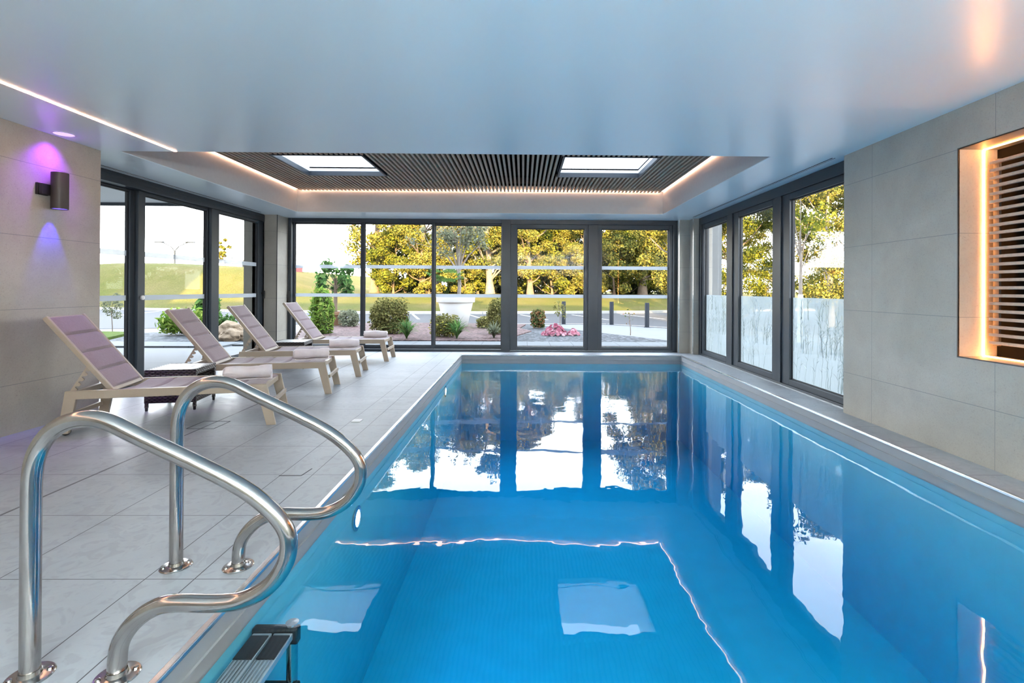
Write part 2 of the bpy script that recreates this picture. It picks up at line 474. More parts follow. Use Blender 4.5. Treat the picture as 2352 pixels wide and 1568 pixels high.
# corner columns
mb = MB()
mb.box((-5.05, 9.27, 0), (-4.452, 9.86, ZC))
o = structure(mb.build('wall_corner_left', M['wall'], bevel=.002), 'tiled corner pillar between sliding doors and far windows', 'pillar')
mb = MB(); mb.box((-4.456, 9.262, 0), (-4.446, 9.272, ZC)); mb.build('corner_strip', M['rubber'], o)
mb = MB()
mb.box((2.945, 9.60, 0), (3.5, 9.86, ZC)); mb.box((3.145, 9.385, 0), (3.5, 9.60, ZC))
o = structure(mb.build('wall_corner_right', M['wall'], bevel=.002), 'tiled stepped corner pillar at the far right', 'pillar')
mb = MB(); mb.box((2.935, 9.590, 0), (2.957, 9.604, ZC)); mb.box((3.139, 9.378, 0), (3.149, 9.390, ZC)); mb.build('corner_strip', M['steelb'], o)

# ceiling with recess
mb = MB(); zt = 2.522
X0, X1, Y0, Y1 = -4.95, 3.6, YB, 9.86
mb.box((X0, Y0, ZC), (X1, RY0, zt)); mb.box((X0, RY1, ZC), (X1, Y1, zt))
mb.box((X0, RY0, ZC), (RX0, RY1, zt)); mb.box((RX1, RY0, ZC), (X1, RY1, zt))
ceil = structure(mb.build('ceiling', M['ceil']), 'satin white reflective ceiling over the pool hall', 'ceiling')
mb = MB(); t = .06; zr = 3.10
mb.box((RX0-t, RY0-t, zt), (RX0, RY1+t, zr)); mb.box((RX1, RY0-t, zt), (RX1+t, RY1+t, zr))
mb.box((RX0-t, RY1, zt), (RX1+t, RY1+t, zr)); mb.box((RX0-t, RY0-t, zt), (RX1+t, RY0, zr))
mb.build('recess_side', M['recess'], ceil)

# slatted raft in the recess, with openings for two rooflights
SX0, SX1, SY0, SY1, SZ = -3.83, 2.345, 5.12, 8.80, 2.87
SKY = [(-3.18, -2.06, 6.48, 7.60), (.53, 1.71, 6.46, 7.58)]
mb = MB(); k = 0; pitch = .0635; x = SX0
while x < SX1:
    segs = [(SY0, SY1)]
    for a, b, c, d in SKY:
        if a-.03 < x+.015 < b+.03: segs = [(SY0, c-.035), (d+.035, SY1)]
    for y0, y1 in segs: mb.box((x, y0, SZ), (x+.029, y1, SZ+.045))
    x += pitch
raft = thing('slatted_ceiling_panel', 'dark slatted panel filling the raised ceiling recess', 'ceiling panel', (0,0,0))
mb.build('slats', M['slat'], raft)
mb = MB()
for y in (5.5, 6.25, 7.85, 8.45):
    mb.box((SX0, y, SZ+.045), (SX1, y+.03, SZ+.07))
mb.build('cross_bars', M['dark'], raft)
def ring_slab(mb, x0, x1, y0, y1, holes, z0, z1):
    ys = sorted({y0, y1, *[h[2] for h in holes], *[h[3] for h in holes]})
    for ya, yb in zip(ys, ys[1:]):
        xs = [x0]
        for h in sorted(holes):
            if h[2] < yb - 1e-6 and h[3] > ya + 1e-6: xs += [h[0], h[1]]
        xs.append(x1)
        for a, b in zip(xs[::2], xs[1::2]): mb.box((a, ya, z0), (b, yb, z1))
mb = MB(); ring_slab(mb, SX0-.02, SX1+.02, SY0-.02, SY1+.02, SKY, SZ+.10, SZ+.12)
mb.build('backing_felt', M['dark'], raft)
# rooflights
for n, (a, b, c, d) in enumerate(SKY):
    sk = thing('rooflight', ('left' if n == 0 else 'right') + ' of two square rooflights set in the slatted ceiling', 'rooflight', ((a+b)/2, (c+d)/2, SZ), group=None)
    w, h = (b-a)/2, (d-c)/2; t = .028
    mb = MB()
    for x0, x1, y0, y1 in ((-w-t, -w, -h-t, h+t), (w, w+t, -h-t, h+t), (-w, w, -h-t, -h), (-w, w, h, h+t)):
        mb.box((x0, y0, -.006), (x1, y1, .06))
    mb.build('frame', M['frame'], sk)
    mb = MB(); z1 = .62
    for x0, x1, y0, y1 in ((-w-t, -w, -h-t, h+t), (w, w+t, -h-t, h+t), (-w, w, -h-t, -h), (-w, w, h, h+t)):
        mb.box((x0, y0, .06), (x1, y1, z1))
    mb.build('shaft', M['white'], sk)
    mb = MB(); mb.box((-w, -h, z1-.06), (w, h, z1-.045))
    mb.build('pane', M['glass'], sk)
# roof deck above
mb = MB(); ring_slab(mb, X0, X1, YB-.2, 9.86, [(a-.028, b+.028, c-.028, d+.028) for a, b, c, d in SKY], 3.10, 3.34)
for a, b in (((X0, YB-.2), (X0+.1, 9.86)), ((X1-.1, YB-.2), (X1, 9.86)), ((X0, 9.76), (X1, 9.86)), ((X0, YB-.2), (X1, YB-.1))):
    mb.box((*a, zt), (*b, 3.10))
structure(mb.build('roof', M['render']), 'flat roof above the pool hall', 'roof')

# LED strips
def led(name, mb, mat, label, group=None):
    return tag(mb.build(name, mat), label, 'light strip', group)
led('ceiling_light_strip', MB().box((-3.398, YB+.05, ZC-.004), (-3.378, RY0-.01, ZC+.004)), M['warmc'], 'long warm light line set in the ceiling by the left wall')
zs = 2.905
led('ceiling_light_strip', MB().box((RX0+.018, RY0+.1, zs), (RX0+.026, RY1-.05, zs+.012)), M['warm'], 'warm light strip hidden along the left side of the ceiling recess')
led('ceiling_light_strip', MB().box((RX1-.030, RY0+.1, zs), (RX1-.022, RY1-.05, zs+.012)), M['warm'], 'warm light strip along the right side of the ceiling recess')
led('ceiling_light_strip', MB().box((RX0+.05, RY1-.026, zs), (RX1-.05, RY1-.018, zs+.012)), M['warm'], 'warm light strip along the far side of the ceiling recess')
# niche: LED at the back corner of the reveal, slats in front of a dark back
mb = MB(); a = .008; xn = 3.322
mb.box((xn, NY1-a, NZ0+a), (xn+.008, NY1, NZ1-a)); mb.box((xn, NY0, NZ0+a), (xn+.014, NY0+a, NZ1-a))
mb.box((xn, NY0, NZ0), (xn+.008, NY1, NZ0+a)); mb.box((xn, NY0, NZ1-a), (xn+.008, NY1, NZ1))
led('niche_light_strip', mb, M['warmn'], 'glowing orange light strip framing the wooden slats in the wall niche')
nt_ = thing('wall_slat_panel', 'panel of horizontal beech slats inside the lit wall niche', 'wall panel', (3.34, NY0, NZ0))
mb = MB(); n = 24; L = NY1-NY0
for k in range(n):
    z = .105 + k*(1.275/(n-1))
    mb.box((-.022, .055, z-.010), (.004, L-.052, z+.011))
mb.build('slats', M['wood'], nt_, bevel=.002)
mb = MB()
for y in (L-.10, L-.37, L-.64, .64, .37, .08):
    mb.box((.006, y, .085), (.022, y+.045, 1.405))
mb.build('battens', simple('grey_batten', (.10,.085,.075), .6), nt_)
mb = MB(); mb.box((.085, .002, .002), (.10, L-.002, NZ1-NZ0-.002)); mb.build('back_board', M['dark'], nt_)
mb = MB(); e = .008
for y0, y1, z0, z1 in ((NY0-e, NY0, NZ0-e, NZ1+e), (NY1, NY1+e, NZ0-e, NZ1+e), (NY0, NY1, NZ0-e, NZ0), (NY0, NY1, NZ1, NZ1+e)):
    mb.box((XR-.003, y0, z0), (XR+.006, y1, z1))
structure(mb.build('trim_2', simple('dark_bronze_trim', (.02,.012,.008), .4)), 'thin dark trim edging the lit wall niche', 'trim')

# ------------------------------------------------------------------ glazing
far = lambda u, v, d: (u, YF+d, v)
lef = lambda u, v, d: (WL-d, u, v)
rig = lambda u, v, d: (WR+d, u, v)
def bx(mb, mp, u0, u1, v0, v1, d0, d1): return mb.box(mp(u0, v0, d0), mp(u1, v1, d1))
BANDS = ((1.572, 1.637), (1.026, 1.090))
def sash(n, mp, u0, u1, v0, v1, gu0, gu1, gv0, gv1, d0, d1, label, bands=BANDS, cat='window', name=None):
    # terrace door panes get an invented low index that weakens their reflections
    """one glazed leaf: frame bars, a pane, white bands on the pane"""
    w = thing((name or 'window') + '_%d' % n, label, cat, mp((u0+u1)/2, v0, d0), kind='structure')
    Mi = Matrix.Translation(-w.location)
    def put(mb, nm, mat, bevel=0):
        mb.v = [tuple(Mi @ Vector(p)) for p in mb.v]
        return mb.build(nm, mat, w, bevel)
    mb = MB()
    bx(mb, mp, u0, gu0, v0, v1, d0, d1); bx(mb, mp, gu1, u1, v0, v1, d0, d1)
    bx(mb, mp, gu0, gu1, v0, gv0, d0, d1); bx(mb, mp, gu0, gu1, gv1, v1, d0, d1)
    put(mb, 'frame', M['frame2'], .004)
    dm = (d0+d1)/2 + .012
    mb = MB()
    e = .012
    for a, b, c, d in ((gu0, gu0+e, gv0, gv1), (gu1-e, gu1, gv0, gv1), (gu0+e, gu1-e, gv0, gv0+e), (gu0+e, gu1-e, gv1-e, gv1)):
        bx(mb, mp, a, b, c, d, dm-.016, dm+.016)
    put(mb, 'gasket', M['rubber'])
    mb = MB(); bx(mb, mp, gu0+e, gu1-e, gv0+e, gv1-e, dm-.004, dm+.004); put(mb, 'pane', M['doorglass'] if cat == 'door' else M['glass'])
    for z0, z1 in bands:
        mb = MB(); bx(mb, mp, gu0+e, gu1-e, z0, z1, dm-.0060, dm-.0045); put(mb, 'safety_band', M['band'])
    return w, put, dm
# far wall: one three-leaf sliding door and two fixed windows
mb = MB()
bx(mb, far, -4.446, -4.385, 0, 2.514, -.02, .14); bx(mb, far, -4.385, -.41, 2.440, 2.514, -.02, .14); bx(mb, far, -4.385, -.41, 0, .045, -.035, .14)
bx(mb, far, -.41, -.242, 0, 2.514, -.02, .14)
bx(mb, far, -.242, 2.945, 2.425, 2.514, -.01, .14); bx(mb, far, -.242, 2.945, 0, .02, -.01, .14)
bx(mb, far, 1.241, 1.425, 0.02, 2.425, -.012, .14); bx(mb, far, 2.856, 2.945, 0.02, 2.425, -.01, .14)
structure(mb.build('trim_3', M['frame'], bevel=.004), 'dark grey aluminium frame of the far glazing', 'window frame')
mb = MB(); bx(mb, far, -4.385, -.41, .046, .052, -.022, -.014); bx(mb, far, -.242, 2.856, .0205, .026, -.020, -.011)
structure(mb.build('trim_4', M['steelb']), 'thin steel threshold line under the far glazing', 'trim')
w1, put, dm = sash(1, far, -4.385, -3.022, .045, 2.440, -4.365, -3.094, .105, 2.425, .075, .125, 'far sliding glass leaf beside the left corner pillar')
w2, put2, _ = sash(2, far, -3.096, -1.690, .045, 2.440, -3.022, -1.735, .105, 2.425, .035, .075, 'middle leaf of the far sliding glass door')
w3, put3, _ = sash(3, far, -1.738, -.405, .045, 2.440, -1.688, -.412, .105, 2.410, .075, .125, 'far sliding glass leaf in front of the white planter')
mb = MB(); mb.box(far(-4.43, .93, -.045), far(-4.405, 1.13, -.02)); put(mb, 'handle', M['black'], .006)
sash(4, far, -.242, 1.241, .02, 2.425, -.118, 1.174, .085, 2.347, .012, .085, 'far fixed window left of the wide mullion')
sash(5, far, 1.425, 2.856, .02, 2.425, 1.500, 2.789, .085, 2.347, .012, .085, 'far fixed window next to the right corner pillar')
# left wall: sliding doors
mb = MB()
bx(mb, lef, YE-.1, 9.386, 2.385, 2.514, -.02, .20); bx(mb, lef, YE-.1, 9.386, 0, .03, -.01, .20); bx(mb, lef, 9.27, 9.386, .03, 2.385, -.02, .20)
structure(mb.build('trim_5', M['frame'], bevel=.004), 'dark grey frame of the left sliding doors', 'door frame')
mb = MB(); bx(mb, lef, YE-.1, 9.27, 2.44, 2.448, -.026, -.018); bx(mb, lef, YE-.1, 9.27, 2.475, 2.483, -.026, -.018)
structure(mb.build('trim_6', M['frame2']), 'raised line along the left door frame head', 'trim')
sash(1, lef, YE-.1, 6.366, .03, 2.385, YE+.02, 6.285, .075, 2.365, .11, .16, 'sliding glass door leaf nearest the tiled left wall', name='door', cat='door')
w, put, dm = sash(2, lef, 6.345, 7.80, .03, 2.385, 6.46, 7.715, .075, 2.345, .05, .10, 'middle sliding glass door leaf with a white lock cap', name='door', cat='door')
mb = MB(); c = lef(6.405, 1.06, .05)
mb.tube([(c[0], c[1], c[2]), (c[0]+.022, c[1], c[2])], .028, 20); put(mb, 'lock_cap', M['white'])
w, put, dm = sash(3, lef, 7.745, 9.27, .03, 2.385, 7.935, 9.105, .075, 2.345, .0, .05, 'sliding glass door leaf beside the corner pillar', name='door', cat='door')
mb = MB(); a = lef(9.20, 1.0, -.06); mb.box(a, lef(9.225, 1.14, -.04)); mb.box(lef(9.20, 1.08, -.06), lef(9.225, 1.11, 0)); put(mb, 'handle', M['black'], .004)
# right wall: three fixed windows with frosted film
mb = MB()
bx(mb, rig, YE-.045, 9.451, 2.385, 2.514, -.01, .14); bx(mb, rig, YE-.045, 9.451, 0, .03, -.01, .14); bx(mb, rig, 9.275, 9.451, .03, 2.385, -.01, .14)
bx(mb, rig, 7.891, 8.092, .03, 2.385, -.012, .14); bx(mb, rig, 6.397, 6.562, .03, 2.385, -.012, .14); bx(mb, rig, YE-.045, YE+.03, .03, 2.385, -.01, .14)
structure(mb.build('trim_7', M['frame'], bevel=.004), 'dark grey aluminium frame of the right windows', 'window frame')
mb = MB(); bx(mb, rig, YE-.045, 9.38, 0, .008, -.022, -.011)
structure(mb.build('trim_8', M['steelb']), 'thin steel threshold line under the right windows', 'trim')
RW = [(6, 8.092, 9.275, 8.161, 9.179, 'right window at the far end beside the corner pillar'),
      (7, 6.562, 7.891, 6.654, 7.716, 'middle window of the right wall with frosted lower half'),
      (8, YE+.03, 6.397, YE+.10, 6.225, 'right window nearest the tiled wall with bamboo print')]
for n, u0, u1, g0, g1, lab in RW:
    w, put, dm = sash(n, rig, u0, u1, .03, 2.385, g0, g1, .10, 2.31, .012, .085, lab, bands=())
    mb = MB(); bx(mb, rig, g0+.012, g1-.012, .112, 1.105, dm-.0062, dm-.0048); put(mb, 'frosted_film', M['film'])
    # printed stalks on the film
    rg = random.Random(n*31); mb = MB(); mw = MB()
    def ribbon(m_, pts, wd, dd):
        vs = []
        for q, (u, v) in enumerate(pts):
            k = wd * (1 - .5*q/len(pts))
            vs += [rig(u-k, v, dd), rig(u+k, v, dd)]
        m_.add(vs, [(2*q, 2*q+1, 2*q+3, 2*q+2) for q in range(len(pts)-1)])
    for k in range(80 if n == 8 else 60):
        u = rg.uniform(g0+.03, g1-.03); z = rg.choice((.12, .45, .45, .5, .85)); h = rg.uniform(.22, .55)
        lean = rg.uniform(-.12, .12)
        pts = []
        for q in range(9):
            f = q/8; zz = min(1.095, z + h*f); uu = u + lean*f*f + .006*math.sin(q*2.1+k)
            pts.append((min(max(uu, g0+.02), g1-.02), zz))
        ribbon(mb if rg.random() < .6 else mw, pts, rg.uniform(.0035, .008), dm-.0072)
        for q in (3, 5, 6):
            if rg.random() < .6:
                u1_, z1_ = pts[q]; s = rg.choice((-1, 1)); l = rg.uniform(.04, .12)
                lf = [(min(max(u1_+s*l*t, g0+.02), g1-.02), min(1.095, z1_ + l*t*(1.1-.6*t))) for t in (0, .3, .6, 1)]
                ribbon(mb if rg.random() < .6 else mw, lf, .007, dm-.0074)
    put(mb, 'bamboo_print', M['bamboo']); put(mw, 'bamboo_print', M['bamboo_white'])
# slot diffusers in the ceiling
for x0, y0, y1, lab in ((-4.615, 5.0, 8.95, 'double slot air diffuser in ceiling above left sliding doors'), (3.075, 5.04, 9.20, 'double slot air diffuser in ceiling above right windows')):
    sd = thing('ceiling_air_diffuser', lab, 'air vent', (x0, y0, ZC))
    mb = MB()
    for k in (0, .026): mb.box((k, 0, -.0025), (k+.009, y1-y0, .004))
    mb.build('slot', M['dark'], sd)
    mb = MB(); mb.box((.011, 0, -.004), (.024, y1-y0, .004)); mb.build('blade', M['white'], sd)

# ------------------------------------------------------------------ wall sconce and ceiling spot
sc = thing('wall_sconce', 'dark cylindrical up and down light on left wall', 'wall light', (XL, 4.47, 2.02))
mb = MB(); mb.box((0, -.125, -.045), (.05, -.02, .045)); mb.box((.0, -.135, -.05), (.02, -.035, .05)); mb.build('bracket', M['black'], sc, .003)
mb = MB(); mb.lathe([(.055, -.157), (.060, -.157), (.061, -.150), (.061, .150), (.060, .157), (.055, .157), (.055, .14)], 40, (.085, 0, 0)); mb.lathe([(.055, -.157), (.055, -.14)], 40, (.085, 0, 0))
mb.build('shade', M['sconce'], sc, smooth=True)
for z in (-.152, .146): MB().lathe([(.0001, 0), (.054, 0)], 32, (.085, 0, z)).build('lens', M['violet'], sc)
sp = thing('ceiling_downlight', 'round violet downlight recessed in ceiling above the wall sconce', 'ceiling light', (-3.985, 4.46, ZC))
mb = MB(); mb.lathe([(.082, 0), (.088, -.004), (.072, -.004), (.070, .0)], 48); mb.build('trim_ring', M['white'], sp, smooth=True)
mb = MB(); mb.lathe([(.0001, -.0022), (.071, -.0022)], 40); mb.build('lens', emit('violet_downlight_glass', (.62, .46, 1.), .32), sp)

def lamp(name, typ, loc, energy, col, rot=(0,0,0), **kw):
    l = bpy.data.lights.new(name, typ); l.energy = energy; l.color = col
    for k, v in kw.items(): setattr(l, k, v)
    o = bpy.data.objects.new(name, l); o.location = loc; o.rotation_euler = rot; COL.objects.link(o)
    return o
def aim(o, d):
    o.rotation_euler = Vector(d).to_track_quat('-Z', 'Y').to_euler()
l = lamp('downlight_lamp', 'SPOT', (-3.985, 4.46, ZC-.012), 13, (.34, .03, 1.), spot_size=R(104), spot_blend=.9, shadow_soft_size=.05)
aim(l, (-.25, -.08, -1))
l = lamp('sconce_lamp', 'SPOT', (XL+.085, 4.47, 1.862), 7, (.04, .02, 1.), spot_size=R(50), spot_blend=.6, shadow_soft_size=.02)
aim(l, (-.22, 0, -1))
l = lamp('sconce_lamp', 'SPOT', (XL+.085, 4.47, 2.178), .3, (.40, .05, 1.), spot_size=R(70), spot_blend=.6, shadow_soft_size=.02)
aim(l, (-.2, 0, 1))

# ------------------------------------------------------------------ pool lamps, handrails, ladder, hatches
for y, e, zl, lab in ((3.41, 14, -.34, 'round underwater lamp in the left pool wall near the handrails'), (7.27, 9, -.27, 'round underwater lamp in the left pool wall towards the far end')):
    pl = thing('pool_lamp', lab, 'pool light', (PX0+.012, y, zl))
    mb = MB(); mb.lathe([(.06, 0), (.08, .004), (.08, .012), (.055, .016), (.05, .008)], 40); mb.v = [(z, x, yy) for x, yy, z in mb.v]
    mb.build('bezel', M['steelb'], pl, smooth=True)
    mb = MB(); mb.lathe([(.0001, .012), (.05, .010)], 32); mb.v = [(z, x, yy) for x, yy, z in mb.v]
    mb.build('lens', M['blueled'], pl)
    l = lamp('pool_lamp_beam', 'SPOT', (PX0+.05, y, zl), e, (.14, .42, 1.), spot_size=R(150), spot_blend=.8, shadow_soft_size=.07)
    aim(l, (1, 0, -.22))

RAIL = [(-1.500, 0), (-1.500, .25), (-1.500, .50), (-1.497, .62), (-1.480, .69), (-1.445, .742), (-1.395, .775), (-1.333, .787), (-1.265, .775), (-1.167, .728), (-.982, .640), (-.859, .575),
        (-.777, .512), (-.730, .455), (-.716, .403), (-.728, .341), (-.775, .276), (-.850, .234), (-.930, .222), (-1.071, .222), (-1.138, .201), (-1.193, .156), (-1.228, .098), (-1.236, .03), (-1.236, 0)]
def spline(P, m=6):
    out = []
    for i in range(len(P)-1):
        p0, p1, p2, p3 = P[max(i-1, 0)], P[i], P[i+1], P[min(i+2, len(P)-1)]
        for k in range(m):
            t = k/m
            out.append(tuple(.5*((2*p1[j]) + (-p0[j]+p2[j])*t + (2*p0[j]-5*p1[j]+4*p2[j]-p3[j])*t*t + (-p0[j]+3*p1[j]-3*p2[j]+p3[j])*t**3) for j in range(len(p1))))
    out.append(P[-1])
    return out
hr = thing('pool_handrail', 'curved stainless steel handrail nearest the camera', 'handrail', (-1.36, 1.578, 0))
path = [(x+1.36, 0, z) for x, z in spline(RAIL)]
mb = MB(); mb.tube(path, .0255, 28); mb.build('rail', M['steel'], hr, smooth=True)
for fx in (-.14, .124):
    mb = MB(); mb.lathe([(.0265, .020), (.030, .008), (.040, .006), (.058, .005), (.061, .002), (.061, 0)], 40, (fx, 0, 0))
    fl = mb.build('flange', M['steel'], hr, smooth=True)
    for a in (.6, .6+math.pi):
        MB().lathe([(.0075, .004), (.0075, .010), (.004, .012), (.0001, .012)], 12, (fx+.046*math.cos(a), .046*math.sin(a), 0)).build('bolt', M['steel'], fl)
h2 = copy_tree(hr); h2.location = (-1.335, 2.197, 0)
h2['label'] = 'curved stainless steel handrail behind the nearer one beside pool edge'

ld = thing('pool_ladder', 'submerged pool ladder with black edged steel treads under the handrails', 'ladder', (-1.0, 1.84, -.9))
for z in (-.20, -.43, -.66, -.89):
    zz = z + .9
    mb = MB()
    for x in (-.082, .002):
        mb.box((x, -.27, zz-.030), (x+.076, .235, zz-.004))
    tr = mb.build('tread', simple('ribbed_steel', (.50,.54,.56), .45, .6) if z > -.21 else bpy.data.materials['ribbed_steel'], ld, .003)
    mb = MB()
    for x in (-.082, .002):
        for k in range(5): mb.box((x+.008+k*.014, -.27, zz-.004), (x+.013+k*.014, .08, zz+.001))
    mb.build('rib', M['steelb'], tr)
    for xa, xb in ((-.080, -.010), (.006, .074)): MB().box((xa, .085, zz-.004), (xb, .215, zz+.0005)).build('grip_pad', M['black'], tr)
    for y in (.236, -.31): MB().box((-.092, y, zz-.055), (.095, y+.038, zz+.010)).build('end_cap', M['black'], tr, .008)
mb = MB(); mb.tube([(.06, .268, -.15), (.06, .268, .712)], .022, 16); mb.build('post', M['steel'], ld, smooth=True)
mb = MB(); mb.tube([(.06, -.30, -.15), (.06, -.30, .712)], .022, 16); mb.build('post', M['steel'], ld, smooth=True)
for y in (.268, -.30): MB().lathe([(.0001, .722), (.026, .719), (.026, .70)], 20, (.06, y, 0)).build('post_cap', M['steelb'], ld, smooth=True)

def hatch(name, label, segs, w=.006):
    mb = MB()
    for (x0, y0), (x1, y1) in segs: mb.bar((x0, y0, .0005), (x1, y1, .0005), w, .002)
    return tag(mb.build(name, M['rubber']), label, 'floor hatch')
hatch('floor_hatch', 'inspection hatch outline in deck tiles in front of first lounger', [((-2.83, 4.33), (-2.83, 4.575)), ((-2.83, 4.575), (-2.60, 4.575)), ((-2.60, 4.575), (-2.60, 4.33)), ((-2.60, 4.33), (-2.83, 4.33))])
hatch('floor_hatch', 'corner cut of small inspection hatch in deck tiles beyond the handrails', [((-1.54, 3.253), (-1.40, 3.253)), ((-1.40, 3.253), (-1.385, 3.38))])
tag(MB().box((-1.525, 4.556, 0), (-1.445, 4.645, .006)).build('floor_socket', M['white'], bevel=.002), 'small square white floor socket on deck beside the pool edge', 'floor socket')

# ------------------------------------------------------------------ sun loungers
LL, LW, LH = .785, .30, .358
def pad(mb, n, lx, wy, th, sag=0, nx=10, ny=10):
    """quilted pad lying along +x from 0 to lx, n cells"""
    vs, fs = [], []
    NX = n*nx
    for s, zo in ((1, 0), (-1, 0)):
        for i in range(NX+1):
            for j in range(ny+1):
                u, v = i/NX, j/ny
                c = abs(math.sin(math.pi*u*n))
                e = min(1., min(v, 1-v)*7)
                hgt = th*(.05 + .95*min(1, (c*5.5))**.6)*(.35+.65*e**.5)
                if s < 0: hgt = th*.3
                z = s*hgt - sag*(1-(2*v-1)**2)
                vs.append((u*lx, (v-.5)*wy, z))
    st = (NX+1)*(ny+1)
    for k in (0, 1):
        for i in range(NX):
            for j in range(ny):
                a = k*st + i*(ny+1)+j
                q = (a, a+ny+1, a+ny+2, a+1)
                fs.append(q if k == 0 else q[::-1])
    for i in range(NX):
        for j in (0, ny):
            a = i*(ny+1)+j; b = a+ny+1
            fs.append((a, b, b+st, a+st) if j == ny else (b, a, a+st, b+st))
    for j in range(ny):
        for i in (0, NX):
            a = i*(ny+1)+j; b = a+1
            fs.append((a, b, b+st, a+st) if i == 0 else (b, a, a+st, b+st))
    mb.add(vs, fs)
def make_lounger(label):
    t = thing('sun_lounger', label, 'sun lounger', group='sun loungers on the pool deck')
    rw, rh = .032, .068
    mb = MB()
    for s in (-1, 1):
        y = s*(LW-rw/2)
        mb.box((-.745, y-rw/2, LH-rh), (.715, y+rw/2, LH))
    mb.box((-.735, -LW+rw, LH-rh+.01), (-.700, LW-rw, LH-.012)); mb.box((.660, -LW+rw, LH-rh+.005), (.695, LW-rw, LH-.020))
    mb.build('frame', M['taupe'], t, .004)
    lw = .074
    for s in (-1, 1):
        y0, y1 = s*LW, s*(LW-rw)
        for poly in ([(.715, LH), (.790, 0), (.790-lw, 0), (.715-lw*.98, LH-rh), (.60, LH-rh), (.60, LH)],
                     [(-.745, LH), (-.795, .02), (-.795+lw, .02), (-.745+lw, LH-rh), (-.60, LH-rh), (-.60, LH)]):
            mb = MB()
            n = len(poly)
            # leg blade starting just under the rail
            p = [poly[0], poly[1], poly[2], poly[3]] if poly[0][0] > 0 else [poly[0], poly[1], poly[2], poly[3]]
            top = [(p[0][0], LH-.001), p[1], p[2], (p[3][0], LH-rh)]
            vs = [(a, y0*1.001, b) for a, b in top] + [(a, y1, b) for a, b in top]
            mb.add(vs, [(0,1,2,3), (7,6,5,4)] + [(i, i+4, (i+1) % 4+4, (i+1) % 4) for i in range(4)])
            lg = mb.build('leg', M['taupe'], t, .003)
            if poly[0][0] < 0:
                mb = MB(); xx = -.795+lw/2; mb.lathe([(.0001, -.014), (.030, -.014), (.034, -.008), (.034, .008), (.030, .014), (.0001, .014)], 20)
                ys = (y0+y1)/2 - s*.028
                mb.v = [(xx+a, ys+c, .034+b) for a, b, c in mb.v]
                mb.build('wheel', M['black'], lg)
    MB().box((.744, -LW+rw, .175), (.768, LW-rw, .212)).build('crossbar', M['taupe'], t, .003)
    MB().box((-.775, -LW+rw, .13), (-.750, LW-rw, .165)).build('crossbar', M['taupe'], t, .003)
    mb = MB(); pad(mb, 5, 1.095, 2*(LW-rw)+.012, .019, .028)
    mb.v = [(x-.405, y, z+LH-.012) for x, y, z in mb.v]
    mb.build('seat_pad', M['sling'], t, smooth=True)
    # backrest, hinged at x = -.44, leaning back
    ang = R(180-52.5); Lb = .765
    Rm = Matrix.Translation((-.440, 0, LH-.020)) @ Matrix.Rotation(-ang, 4, 'Y')
    mb = MB()
    for s in (-1, 1):
        y = s*(LW-rw-.006-.014)
        mb.box((0, y-.014, -.018), (Lb, y+.014, .018), Rm)
    mb.box((0, -LW+.07, -.014), (.03, LW-.07, .010), Rm); mb.box((.42, -LW+.07, .004), (.45, LW-.07, .020), Rm); mb.box((Lb-.012, -LW+.05, -.006), (Lb, LW-.05, .018), Rm)
    br = mb.build('back_frame', M['taupe'], t, .003)
    mb = MB(); pad(mb, 4, Lb-.035, 2*(LW-rw-.020)-.02, .022, 0.)
    mb.v = [tuple(Rm @ Vector((x+.025, y, -z-.006+.018*(1-(2*y/(2*LW))**2*4)*.0))) for x, y, z in mb.v]
    mb.build('back_pad', M['sling'], t, smooth=True)
    # notched prop arms
    for s in (-1, 1):
        y = s*(LW-rw-.045)
        p, q = Vector((-.735, y, LH-.03)), Vector((-.600, y, LH+.205))
        d = (q-p).normalized(); nrm = Vector((d.z, 0, -d.x)); Lp = (q-p).length
        poly = [(0, .020), (Lp, .020), (Lp, -.012)]
        k = Lp - .015
        while k > .05:
            poly += [(k, -.014), (k-.008, .004), (k-.018, .006), (k-.024, -.014), (k-.030, -.020)]
            k -= .046
        poly += [(0, -.014)]
        vs = [p + d*a - nrm*b + Vector((0, -.006, 0)) for a, b in poly] + [p + d*a - nrm*b + Vector((0, .006, 0)) for a, b in poly]
        n = len(poly)
        mb = MB().add(vs, [tuple(range(n)), tuple(range(2*n-1, n-1, -1))] + [(i, (i+1) % n, (i+1) % n+n, i+n) for i in range(n)])
        mb.build('prop_arm', M['taupe'], t)
    mb = MB(); mb.tube([(-.60, -LW+.06, LH+.20), (-.60, LW-.06, LH+.20)], .008, 12); mb.build('prop_rod', M['steelb'], t)
    return t
spots = [((-2.146, 4.464), 14, 'sun lounger nearest the camera beside the tiled left wall'),
         ((-2.150, 5.775), 10.5, 'second sun lounger from the camera behind the first wicker table'),
         ((-2.169, 6.889), 8, 'third sun lounger in front of the farther wicker table'),
         ((-2.180, 8.334), 3, 'sun lounger farthest away beside the far glazing')]
proto = make_lounger(spots[0][2])
loungers = []
for i, ((px, py), a, lab) in enumerate(spots):
    o = proto if i == 0 else copy_tree(proto)
    th = R(a); c, s = math.cos(th), math.sin(th)
    ox, oy = c*.79 + s*LW, s*.79 - c*LW
    o.location = (px-ox, py-oy, 0); o.rotation_euler = (0, 0, th); o['label'] = lab
    loungers.append((o, th))

